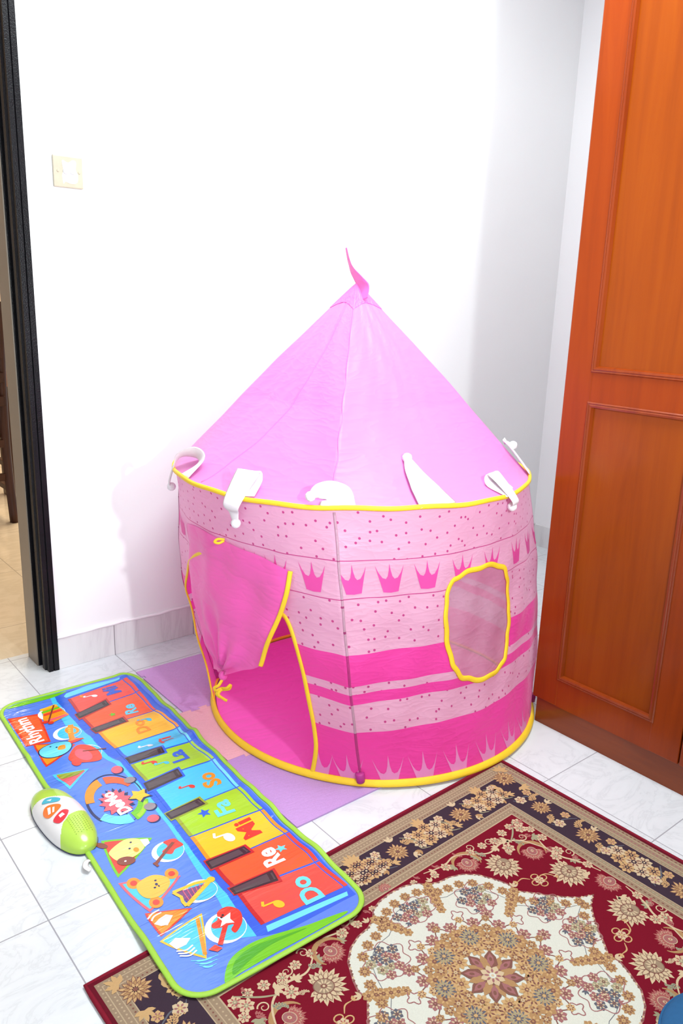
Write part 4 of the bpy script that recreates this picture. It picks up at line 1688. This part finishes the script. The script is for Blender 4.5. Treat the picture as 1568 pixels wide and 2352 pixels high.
K = lambda n, rgb: mat_pile('pile_' + n, rgb)
R_RED, R_DRED, R_TAN, R_TAN2, R_DARK = K('crimson', (112, 14, 34)), K('wine', (96, 18, 34)), K('tan', (146, 126, 104)), K('khaki', (176, 156, 128)), K('aubergine', (58, 44, 56))
R_GOLD, R_GOLD2, R_IVORY, R_CREAM = K('gold', (188, 154, 108)), K('straw', (164, 128, 88)), K('ivory', (202, 204, 192)), K('cream', (194, 174, 142))
R_BRN, R_MAUVE, R_SLATE, R_GREEN, R_PINK = K('brown', (122, 82, 72)), K('mauve', (150, 100, 100)), K('slate', (92, 94, 104)), K('sage', (150, 146, 118)), K('rose', (160, 92, 88))
rg = Print()
rp_ = rg.poly


def rect(m, l, x, y_):
    rp_(m, l, [(-x, -y_), (x, -y_), (x, y_), (-x, y_)])


rect(R_DRED, 0, RHX - 1, RHY - 1)
rect(R_TAN, 1, RHX - 11, RHY - 11)
rect(R_TAN2, 2, RHX - 21, RHY - 21)
rect(R_TAN, 3, RHX - 23, RHY - 23)
rect(R_TAN2, 4, RHX - 36, RHY - 36)
rect(R_TAN, 5, RHX - 38, RHY - 38)
rect(R_TAN2, 6, RHX - 49, RHY - 49)
rect(R_DARK, 7, RHX - 51, RHY - 51)
rect(R_TAN2, 8, RHX - 139, RHY - 139)
rect(R_TAN, 9, RHX - 141, RHY - 141)
rect(R_TAN2, 10, RHX - 152, RHY - 152)
rect(R_TAN, 11, RHX - 154, RHY - 154)
rect(R_TAN2, 12, RHX - 169, RHY - 169)
rect(R_RED, 13, RHX - 172, RHY - 172)


def ring_pts(x, y_, step):
    out = []
    n = int(2 * x / step)
    for i in range(n + 1):
        t = -x + 2 * x * i / n
        out += [(t, -y_, 0), (t, y_, 0)]
    n = int(2 * y_ / step)
    for i in range(1, n):
        t = -y_ + 2 * y_ * i / n
        out += [(-x, t, 90), (x, t, 90)]
    return out


# guard bands: little diamonds and bars
for d, step, m1, m2, l in ((17, 10, R_BRN, R_TAN2, 3), (30, 9, R_MAUVE, R_TAN2, 4), (44, 9, R_GREEN, R_BRN, 6), (147, 9, R_GREEN, R_BRN, 10), (161, 10, R_BRN, R_TAN2, 12)):
    for i, (x, y_, r) in enumerate(ring_pts(RHX - d, RHY - d, step)):
        if i % 2:
            rp_(m1, l, ell(x, y_, 3.4, 2.2, r, 6))
        else:
            rp_(m2, l, ell(x, y_, 2.4, 2.4, r, 4))


def xf(pts, x, y_, rot, sc=1.0, mx=1):
    c, s = math.cos(math.radians(rot)), math.sin(math.radians(rot))
    return [(x + sc * (c * a * mx - s * b), y_ + sc * (s * a * mx + c * b)) for a, b in pts]


def petal(r0, r1, w, ang):
    a = math.radians(ang)
    c, s = math.cos(a), math.sin(a)
    base = [(r0, 0), (r0 + (r1 - r0) * 0.35, -w * 0.5), (r0 + (r1 - r0) * 0.7, -w * 0.42), (r1, 0), (r0 + (r1 - r0) * 0.7, w * 0.42), (r0 + (r1 - r0) * 0.35, w * 0.5)]
    return [(c * x - s * y_, s * x + c * y_) for x, y_ in base]


def flower(x, y_, R, n, cols, l=14, rot=0, sq=1.0):
    for k in range(n):
        rp_(cols[0], l, [(a * 1, b * sq) for a, b in [(0, 0)]] and xf(petal(R * 0.2, R, R * 4.4 / n, rot + k * 360 / n), x, y_, 0))
    for k in range(n):
        rp_(cols[1], l + 1, xf(petal(R * 0.25, R * 0.68, R * 1.5 / n, rot + (k + 0.5) * 360 / n), x, y_, 0))
    rp_(cols[2], l + 2, ell(x, y_, R * 0.27, n=12))
    rp_(cols[0], l + 3, ell(x, y_, R * 0.12, n=8))


def chrys(x, y_, R, cols, l, rot=0):
    """full many-petalled bloom in three tiers"""
    for t, (f, n) in enumerate(((1.0, 15), (0.74, 13), (0.48, 9))):
        for k in range(n):
            a = rot + 17 * t + k * 360 / n
            rr = R * f * (1.08 if k % 3 == 0 else 0.94)
            rp_(cols[2], l + 2 * t, xf(petal(R * f * 0.3, rr, R * 4.2 / n * f, a), x, y_, 0))
            rp_(cols[t % 2], l + 2 * t + 1, xf(petal(R * f * 0.3, rr * 0.95, R * 3.0 / n * f, a), x, y_, 0))
    rp_(cols[2], l + 6, ell(x, y_, R * 0.15, n=10))


def acanthus(x, y_, R, rot, cols, l=14):
    """curled, toothed leaf built of overlapping lobes"""
    for k in range(6):
        f = k / 5
        a = math.radians(rot + 50 * f)
        px, py = x + R * f * math.cos(a), y_ + R * f * math.sin(a)
        for sg in (-1, 1):
            rp_(cols[0], l, xf(petal(0, R * (0.52 - 0.26 * f), R * 0.26, rot + 50 * f + sg * (62 - 30 * f)), px, py, 0))
            rp_(cols[1], l + 1, xf(petal(R * 0.08, R * (0.36 - 0.2 * f), R * 0.08, rot + 50 * f + sg * (62 - 30 * f)), px, py, 0))


def palmette(x, y_, R, rot, cols, l=14, full=290):
    """jagged leaves round a hatched oval heart, opening towards rot"""
    for t, n in ((0, 17), (1, 13)):
        for k in range(n):
            a = rot - full / 2 + full * k / (n - 1)
            rr = R * (1.0 - 0.22 * t) * (1.0 + 0.14 * math.cos(math.radians(a - rot)) + (0.14 if k % 2 else 0))
            rp_(cols[2 if t else 0], l + 2 * t, xf(petal(R * 0.3, rr, R * 0.28, a), x, y_, 0))
            rp_(cols[0 if t else 1], l + 2 * t + 1, xf(petal(R * 0.4, rr * (0.95 if t else 0.8), R * (0.2 if t else 0.09), a), x, y_, 0))
    rp_(cols[2], l + 4, ell(x, y_, R * 0.55, R * 0.47, rot, 20))
    rp_(cols[1], l + 5, ell(x, y_, R * 0.5, R * 0.42, rot, 20))
    for k in range(9):
        a = rot - 130 + 260 * k / 8
        rp_(cols[0], l + 6, xf(petal(R * 0.12, R * 0.44, R * 0.09, a), x, y_, 0))
    rp_(cols[2], l + 7, ell(x, y_, R * 0.17, R * 0.13, rot, 12))
    rp_(cols[0], l + 8, ell(x, y_, R * 0.07, n=8))


def leafspray(x, y_, R, rot, m, l=14, n=5):
    for k in range(n):
        rp_(m, l, xf(petal(0, R * (1 - 0.12 * abs(k - (n - 1) / 2)), R * 0.34, rot + (k - (n - 1) / 2) * 38), x, y_, 0))


def vine(pts, m, w=3.2, l=14):
    q = smooth2(pts, 26, False)
    rg.tris(m, l, stroke(q, [w * (0.5 + 0.5 * math.sin(math.pi * i / 25)) for i in range(26)]))


def curl(x, y_, R, rot, m, w=3, l=14, mx=1, turns=1.3):
    pts = []
    for i in range(24):
        t = i / 23
        a = t * turns * 2 * math.pi
        r = R * (1 - 0.8 * t)
        pts.append((r * math.cos(a), r * math.sin(a)))
    rg.tris(m, l, stroke(xf(pts, x, y_, rot, 1, mx), [w * (1 - 0.6 * i / 23) for i in range(24)]))


GOLDS = (R_GOLD, R_GOLD2, R_BRN)
# main border
for sx in (1, -1):
    for sy in (1, -1):
        chrys(sx * 522, sy * 384, 31, GOLDS, 8)
        leafspray(sx * 540, sy * 412, 30, math.degrees(math.atan2(sy, sx)), R_GOLD, 8)
        for a, b, r, rt in ((478, 372, 26, 190), (530, 335, 26, -80)):
            leafspray(sx * a, sy * b, r, rt if sx > 0 else 180 - rt, R_GOLD, 8) if sy > 0 else leafspray(sx * a, sy * b, r, -rt if sx > 0 else 180 + rt, R_GOLD, 8)
        # along the long sides
        for x, rr in ((102, 27), (317, 29)):
            chrys(sx * x, sy * 354, rr, GOLDS, 8)
            acanthus(sx * (x - 30), sy * 342, 24, 180 if sx > 0 else 0, (R_GOLD, R_BRN), 8)
            acanthus(sx * (x + 30), sy * 366, 26, -20 if sx > 0 else 190, (R_GOLD, R_BRN), 8)
            leafspray(sx * (x + 8), sy * 388, 22, 90 * sy + 25, R_CREAM, 8, 3)
            leafspray(sx * (x + 26), sy * 330, 22, -90 * sy - 25, R_CREAM, 8, 3)
        for x in (5, 210, 420):
            for k, (dx, dy) in enumerate(((0, 0), (-30, -14), (30, -14), (-16, 14), (16, 14), (0, -26), (-44, 8), (44, 8))):
                flower(sx * (x + dx), sy * (352 - dy), 19 if k else 23, 8, (R_GOLD if k % 2 else R_CREAM, R_BRN, R_DARK), 8)
            leafspray(sx * x, sy * 392, 26, 90 * sy, R_GOLD, 8)
        for x in (55, 160, 262, 368, 460):
            vine([(sx * (x - 22), sy * 386), (sx * (x - 8), sy * 372), (sx * (x + 4), sy * 350), (sx * (x - 6), sy * 330), (sx * (x + 14), sy * 320)], R_SLATE if x % 2 else R_GREEN, 3.5, 8)
            flower(sx * x, sy * 378, 13, 6, (R_CREAM, R_MAUVE, R_GOLD), 8)
            leafspray(sx * (x + 14), sy * 334, 20, 20, R_GOLD, 8, 3)
            leafspray(sx * (x - 12), sy * 326, 18, 160, R_GOLD2, 8, 3)
        # along the short sides
        for y_, rr in ((117, 30), (250, 26)):
            chrys(sx * 496, sy * y_, rr, GOLDS, 8)
            acanthus(sx * 484, sy * (y_ - 30), 25, -90 * sy, (R_GOLD, R_BRN), 8)
            acanthus(sx * 506, sy * (y_ + 30), 26, 70 * sy, (R_GOLD, R_BRN), 8)
            leafspray(sx * 520, sy * (y_ + 4), 20, 0 if sx > 0 else 180, R_CREAM, 8, 3)
        for y_ in (60, 185, 300):
            vine([(sx * 530, sy * (y_ - 16)), (sx * 512, sy * (y_ - 4)), (sx * 494, sy * (y_ + 4)), (sx * 476, sy * (y_ - 8)), (sx * 462, sy * (y_ + 10))], R_SLATE, 3.5, 8)
            flower(sx * 480, sy * y_, 16, 6, (R_CREAM, R_MAUVE, R_GOLD), 8)
            flower(sx * 518, sy * (y_ + 10), 13, 6, (R_GOLD, R_MAUVE, R_GOLD2), 8)
    for k, (dx, dy) in enumerate(((0, 0), (-16, -28), (-16, 28), (16, -16), (16, 16), (-28, 0), (6, -44), (6, 44))):
        flower(sx * (496 + dx), dy, 19 if k else 23, 8, (R_GOLD if k % 2 else R_CREAM, R_BRN, R_DARK), 8)

# field: arabesque corners on crimson
L0 = 14
for sx in (1, -1):
    for sy in (1, -1):
        A = lambda x, y_: (sx * x, sy * y_)
        D = lambda deg: math.degrees(math.atan2(sy * math.sin(math.radians(deg)), sx * math.cos(math.radians(deg))))
        palmette(*A(257, 178), 37, D(-150), (R_CREAM, R_TAN, R_BRN), L0)
        palmette(*A(353, 73), 39, D(-160), (R_CREAM, R_TAN, R_BRN), L0)
        for (x, y_), rt in (((344, 165), -125), ((197, 232), -110)):
            palmette(*A(x, y_), 25, D(rt), (R_PINK, R_MAUVE, R_CREAM), L0, 200)
            arcp = [A(x + 33 * math.cos(math.radians(rt + 180 + k)), y_ + 30 * math.sin(math.radians(rt + 180 + k))) for k in range(-110, 111, 12)]
            rg.tris(R_GOLD2, L0, stroke(arcp, [2 + 8 * math.sin(math.pi * i / (len(arcp) - 1)) for i in range(len(arcp))]))
        for x, y_, r in ((400, 250, 15), (372, 252, 12), (404, 215, 12), (388, 232, 16), (340, 248, 13), (304, 240, 13), (402, 180, 13), (392, 130, 15), (268, 248, 12), (150, 252, 13), (112, 250, 11), (405, 60, 12), (310, 205, 16), (372, 120, 14), (228, 250, 12), (60, 262, 9)):
            flower(*A(x, y_), r, 7, (R_CREAM, R_PINK, R_GREEN), L0, rnd.uniform(0, 40))
        for x, y_, r, rt in ((330, 228, 22, 200), (386, 196, 20, -60), (290, 222, 18, 160), (232, 232, 20, 190), (396, 92, 20, -90), (376, 40, 18, 100), (166, 240, 16, 180), (120, 262, 14, 200)):
            leafspray(*A(x, y_), r, D(rt), R_CREAM if r % 4 else R_GREEN, L0, 5)
        vine([A(410, 30), A(398, 80), A(382, 110), A(378, 150), A(392, 190)], R_CREAM, 5, L0)
        vine([A(378, 150), A(352, 205), A(310, 226), A(262, 222), A(226, 246)], R_CREAM, 5, L0)
        vine([A(226, 246), A(190, 264), A(150, 258), A(96, 268)], R_CREAM, 4, L0)
        vine([A(330, 215), A(360, 232), A(396, 262)], R_GREEN, 4, L0)
        for x, y_, rt in ((366, 210, 20), (290, 246, 140), (408, 110, 60), (240, 262, 30)):
            curl(*A(x, y_), 12, D(rt), R_CREAM, 3, L0, sx * sy)
        for x, y_, R, rt in ((352, 196, 20, 160), (318, 236, 20, 200), (386, 150, 18, 250), (404, 96, 18, 270), (250, 226, 18, 170), (206, 258, 16, 180), (368, 250, 16, 20), (404, 238, 16, 90), (300, 190, 14, 140), (386, 206, 18, 200), (140, 264, 13, 190), (80, 266, 11, 180)):
            acanthus(*A(x, y_), R, D(rt), ((R_CREAM, R_BRN), (R_GREEN, R_SLATE), (R_PINK, R_MAUVE))[int(x) % 3], L0)
        # sprig between the palmettes
        X_, Y_ = 279, 98
        for k in range(4):
            rg.tris(R_GOLD, L0, stroke([A(*p) for p in ell(X_ + 13 * math.cos(k * math.pi / 2), Y_ + 13 * math.sin(k * math.pi / 2), 9, 7, 0, 14, 0, 359)], 2.6, True))
        flower(*A(X_, Y_), 12, 6, (R_CREAM, R_PINK, R_GOLD), L0)
        vine([A(X_ + 14, Y_ + 8), A(X_ + 28, Y_ + 2), A(X_ + 38, Y_ - 14)], R_GOLD, 3, L0)
        vine([A(X_ - 14, Y_ + 14), A(X_ - 26, Y_ + 26), A(X_ - 42, Y_ + 26)], R_GOLD, 3, L0)
        leafspray(*A(X_ + 38, Y_ - 14), 12, D(-60), R_GOLD, L0, 3)
        leafspray(*A(X_ - 42, Y_ + 26), 12, D(170), R_GOLD, L0, 3)
        leafspray(*A(217, 120), 17, D(35), R_CREAM, L0, 3)
        leafspray(*A(92, 240), 16, D(90), R_CREAM, L0, 3)
    palmette(sx * 396, 0, 27, 180 if sx > 0 else 0, (R_PINK, R_MAUVE, R_CREAM), L0, 200)
    palmette(0, sx * 286, 14, 90 * sx, (R_PINK, R_MAUVE, R_CREAM), L0, 200)


# medallion
def med(kx=0.0):
    q = [(330, 0), (300, 14), (277, 34), (250, 62), (232, 85), (211, 108)]
    lobe2 = [(214, 130), (206, 152), (186, 190), (160, 212), (130, 224), (100, 228), (76, 240)]
    lobe3 = [(62, 256), (34, 266), (0, 269)]
    quad = q + lobe2 + lobe3
    full = quad + [(-x, y_) for x, y_ in quad[::-1][1:]]
    full = full + [(x, -y_) for x, y_ in full[::-1][1:-1]]
    out = []
    for i in range(len(full)):
        a, b = full[i], full[(i + 1) % len(full)]
        out += [a, ((a[0] + b[0]) / 2, (a[1] + b[1]) / 2)]
    c = []
    for x, y_ in out:
        r = math.hypot(x, y_)
        c.append((x * (r - kx) / r, y_ * (r - kx) / r))
    return c


rp_(R_MAUVE, 15, med(-4))
rp_(R_IVORY, 16, med(0))
edge = np.array(med(-1))
for i in range(len(edge)):
    a, b = edge[i], edge[(i + 1) % len(edge)]
    n = max(1, int(np.hypot(*(b - a)) / 6))
    for k in range(n):
        p = a + (b - a) * k / n
        rp_(R_CREAM if (k % 2) else R_BRN, 16, ell(*p, 3.4, 2.2, math.degrees(math.atan2(*(b - a)[::-1])) + 40, 6))
inner = np.array(med(24))[::2]
for i in range(0, len(inner)):
    a = inner[i]
    b = inner[(i + 1) % len(inner)]
    n = max(1, int(np.hypot(*(b - a)) / 21))
    for k in range(n):
        p = a + (b - a) * (k + 0.5) / n
        flower(*p, 13, 8, (R_GOLD2, R_BRN, R_GOLD), 17, rnd.uniform(0, 60))
inner = np.array(med(42))
rg.tris(R_SLATE, 17, stroke(inner, 1.2, True))
# radial sprays running inwards from the cusps, and blossom clusters between
for sx in (1, -1):
    for sy in (1, -1):
        for (x0, y0), (x1, y1) in (((76, 236), (48, 172)), ((208, 112), (148, 78))):
            for k in range(6):
                f = k / 5
                x, y_ = x0 + (x1 - x0) * f, y0 + (y1 - y0) * f
                flower(sx * x, sy * y_, 15 - 6 * abs(f - 0.35), 6, (R_GOLD2, R_GOLD, R_BRN), 17, 20 * k)
        for x, y_ in ((122, 138), (160, 84), (128, 164), (178, 60)):
            pass
        cl = [(130, 150, 26), (222, 42, 24)]
        for cx_, cy_, R in cl:
            for k in range(11):
                a = k * 2.4
                r = R * math.sqrt(k / 11) * 1.35
                leafspray(sx * (cx_ + r * math.cos(a + 1.2)), sy * (cy_ + r * math.sin(a + 1.2)), 12, 137 * k, R_SLATE if k % 2 else R_MAUVE, 17, 3)
                flower(sx * (cx_ + r * math.cos(a)), sy * (cy_ + r * math.sin(a)), 12, 6, (R_SLATE if k % 3 == 0 else (R_MAUVE if k % 3 == 1 else R_GREEN), R_CREAM, R_BRN), 17)
            rg.tris(R_MAUVE, 17, stroke([(sx * (cx_ + R * 1.75 * (1 + 0.12 * math.sin(7 * t)) * math.cos(t)), sy * (cy_ + R * 1.5 * (1 + 0.12 * math.sin(7 * t)) * math.sin(t))) for t in np.linspace(0, 2 * math.pi, 60)], 2.0))
    for k in range(11):
        a = k * 2.4
        r = 26 * math.sqrt(k / 11) * 1.4
        leafspray(r * math.cos(a + 1.2) * 1.2, sx * (205 + r * math.sin(a + 1.2) * 0.7), 12, 137 * k, R_SLATE if k % 2 else R_MAUVE, 17, 3)
        flower(r * math.cos(a) * 1.2, sx * (205 + r * math.sin(a) * 0.7), 12, 6, (R_SLATE if k % 3 == 0 else (R_MAUVE if k % 3 == 1 else R_GREEN), R_CREAM, R_BRN), 17)
    rg.tris(R_MAUVE, 17, stroke([(52 * (1 + 0.12 * math.sin(7 * t)) * math.cos(t), sx * (205 + 30 * (1 + 0.12 * math.sin(7 * t)) * math.sin(t))) for t in np.linspace(0, 2 * math.pi, 60)], 2.0))
# central rosette
for rr, n, cols, l in ((130, 16, (R_MAUVE, R_CREAM, R_BRN), 17), (108, 16, (R_GOLD2, R_GOLD, R_BRN), 18), (80, 16, (R_GOLD, R_BRN, R_GOLD2), 19)):
    rg.tris(R_BRN, l, stroke([(rr * (1 + 0.09 * math.cos(n * t)) * math.cos(t), rr * (1 + 0.09 * math.cos(n * t)) * math.sin(t)) for t in np.linspace(0, 2 * math.pi, 160)], 2.4))
    for k in range(n):
        a = (k + 0.5) * 2 * math.pi / n
        flower(rr * math.cos(a), rr * math.sin(a), 15 if rr > 110 else 18, 7, cols, l + 1, math.degrees(a))
for k in range(16):
    a = k * math.pi / 8
    for rr, R in ((118, 11), (95, 13), (68, 13), (142, 9)):
        flower(rr * math.cos(a), rr * math.sin(a), R, 6, (R_GOLD if k % 2 else R_GOLD2, R_BRN, R_CREAM), 20, math.degrees(a))
    if k % 2:
        rg.tris(R_MAUVE, 18, stroke([(160 * math.cos(a) + 12 * math.cos(t) * (1 + 0.3 * math.cos(4 * t)), 152 * math.sin(a) + 12 * math.sin(t) * (1 + 0.3 * math.cos(4 * t))) for t in np.linspace(0, 2 * math.pi, 26)], 2.2))
    else:
        flower(158 * math.cos(a), 150 * math.sin(a), 15, 8, (R_MAUVE, R_CREAM, R_BRN), 18, math.degrees(a))
for k in range(8):
    a = (k + 0.5) * math.pi / 4
    chrys(98 * math.cos(a), 94 * math.sin(a), 23, (R_SLATE, R_GREEN, R_GOLD), 21, math.degrees(a))
    rp_(R_BRN, 22, xf(petal(8, 60, 26, math.degrees(a) + 22), 0, 0, 0))
    rp_(R_MAUVE, 23, xf(petal(20, 53, 13, math.degrees(a) + 22), 0, 0, 0))
    rp_(R_BRN, 24, ell(38 * math.cos(a + 0.39), 38 * math.sin(a + 0.39), 5, 3, math.degrees(a) + 22, 10))
    rp_(R_GOLD2, 22, xf(petal(10, 50, 16, math.degrees(a)), 0, 0, 0))
    flower(64 * math.cos(a), 64 * math.sin(a), 17, 8, (R_GOLD, R_GOLD2, R_BRN), 21, math.degrees(a))
flower(0, 0, 24, 8, (R_CREAM, R_MAUVE, R_IVORY), 25, 22.5)

rug = empty('patterned_rug', tuple(rug_place(np.array([(0.0, 0.0)]))[0][0][:2]) + (0.0,))
tag(rug, 'crimson oriental style rug with ivory medallion and dark floral border on the white tiles', 'rug')
pile = rg.build('rug_pile', rug_place, None, None, 0.00012, True)
tag(pile, 'woven medallion pattern')
# bound edge with thickness
cs = [(-RHX, -RHY), (RHX, -RHY), (RHX, RHY), (-RHX, RHY)]
edge2 = []
for i in range(4):
    a, b = np.array(cs[i]), np.array(cs[(i + 1) % 4])
    edge2 += [a + (b - a) * f for f in np.linspace(0, 1, 30, endpoint=False)]
pos, nor = rug_place(np.array(edge2))
pos[:, 2] = 0.0042
s_, q_ = frames(pos, nor, True)
V, F = sweep(pos, s_, q_, 0.0045, 0.0040, 8, True)
be = tag(link_mesh('bound_edge', V, F, K('edge_crimson', (124, 26, 44))), 'crimson overlocked edge')
pos2, _ = rug_place(np.array(cs))
bm = bmesh.new()
lo_ = [bm.verts.new((p[0], p[1], 0.0004)) for p in pos2]
hi_ = [bm.verts.new((p[0], p[1], RT0 - 0.0003)) for p in pos2]
bm.faces.new(lo_)
bm.faces.new(hi_)
for i in range(4):
    j = (i + 1) % 4
    bm.faces.new((lo_[i], lo_[j], hi_[j], hi_[i]))
bmesh.ops.recalc_face_normals(bm, faces=bm.faces)
bk = link_bm('backing', bm, K('backing', (120, 100, 90)))
adopt(rug, pile, be, bk)

# ================================================================== BLUE CUSHION in the bottom right corner
cu = empty('round_cushion', (0.772, -1.297, 0.0))
tag(cu, 'plain round blue cushion cut off by the bottom right corner of the photo', 'cushion')
M_denim = plain('blue_cloth', (40, 92, 138), 0.8, 0.2, var=0.12, nscale=120, bump=0.3, bscale=600)
n1, n2 = 48, 24
V, F = [], []
for j in range(n2 + 1):
    t = math.pi * j / n2
    for i in range(n1):
        a = 2 * math.pi * i / n1
        r = 0.118 * math.sin(t) ** 0.55
        V.append((r * math.cos(a), r * math.sin(a), 0.036 + 0.022 * math.cos(t)))
for j in range(n2):
    for i in range(n1):
        k = (i + 1) % n1
        F.append((j * n1 + i, (j + 1) * n1 + i, (j + 1) * n1 + k, j * n1 + k))
link_mesh('cover', V, F, M_denim, cu)
p_ = np.array([(0.1185 * math.cos(a), 0.1185 * math.sin(a), 0.036) for a in np.linspace(0, 2 * math.pi, 60, endpoint=False)])
pp_ = tube('piping', p_, 0.003, M_denim, cu, closed=True)

# ================================================================== CAMERA
yaw, pitch, roll = math.radians(39.6261247), math.radians(15.10075584), math.radians(1.82536753)
Fv = np.array([math.sin(yaw) * math.cos(pitch), math.cos(yaw) * math.cos(pitch), -math.sin(pitch)])
r0 = np.array([math.cos(yaw), -math.sin(yaw), 0.0])
u0 = np.cross(r0, Fv)
Rv = r0 * math.cos(roll) + u0 * math.sin(roll)
Uv = -r0 * math.sin(roll) + u0 * math.cos(roll)
cam = bpy.data.cameras.new('camera')
cam.sensor_fit = 'VERTICAL'
cam.sensor_height = 36.0
cam.lens = 36.0 * 1821.0715526 / 2352.0
cam.clip_start = 0.02
co_ = bpy.data.objects.new('camera', cam)
COL.objects.link(co_)
M4 = Matrix.Identity(4)
for i in range(3):
    M4[i][0], M4[i][1], M4[i][2] = Rv[i], Uv[i], -Fv[i]
    M4[i][3] = (-1.33474397 * T, -5.49027189 * T, 4.00071404 * T)[i]
co_.matrix_world = M4
scene.camera = co_


# ================================================================== LIGHT
def area(name, loc, target, size, energy, col=(1, 1, 1), size_y=None, spread=180):
    l = bpy.data.lights.new(name, 'AREA')
    l.energy = energy
    l.color = col
    l.shape = 'RECTANGLE' if size_y else 'DISK'
    l.size = size
    l.spread = math.radians(spread)
    if size_y:
        l.size_y = size_y
    ob = bpy.data.objects.new(name, l)
    COL.objects.link(ob)
    ob.location = loc
    ob.rotation_euler = (Vector(target) - Vector(loc)).to_track_quat('-Z', 'Y').to_euler()
    return ob


area('flash_lamp', (1.59 * T, -5.155 * T, 4.19 * T), (3.6 * T, 2.5 * T, 5.2 * T), 0.06, 15, (0.93, 1.0, 1.0), None, 125)
area('ceiling_bounce', (1.10, -0.45, 2.70), (1.3, -0.2, 0.0), 1.2, 71, (0.90, 1.0, 1.0))  # added panel standing in for flash light bounced off the ceiling; no fitting here
area('rear_fill', (-0.3, -3.25, 1.6), (1.0, 0.5, 1.0), 2.8, 54, (0.90, 1.0, 1.0), 2.0)  # added fill panel behind the camera to lift the corner; no window there
area('hall_lamp', (1.5, 3.4, 2.6), (0.6, 2.8, 0.0), 0.8, 70, (1.0, 0.80, 0.56))

w = bpy.data.worlds.new('world')
scene.world = w
w.use_nodes = True
bg = w.node_tree.nodes['Background']
bg.inputs[0].default_value = (0.91, 0.97, 1.0, 1)
bg.inputs[1].default_value = 0.8

vs = scene.view_settings
vs.view_transform = 'Standard'
vs.look = 'None'
vs.exposure = 0.0
vs.gamma = 1.0
vs.use_curve_mapping = False
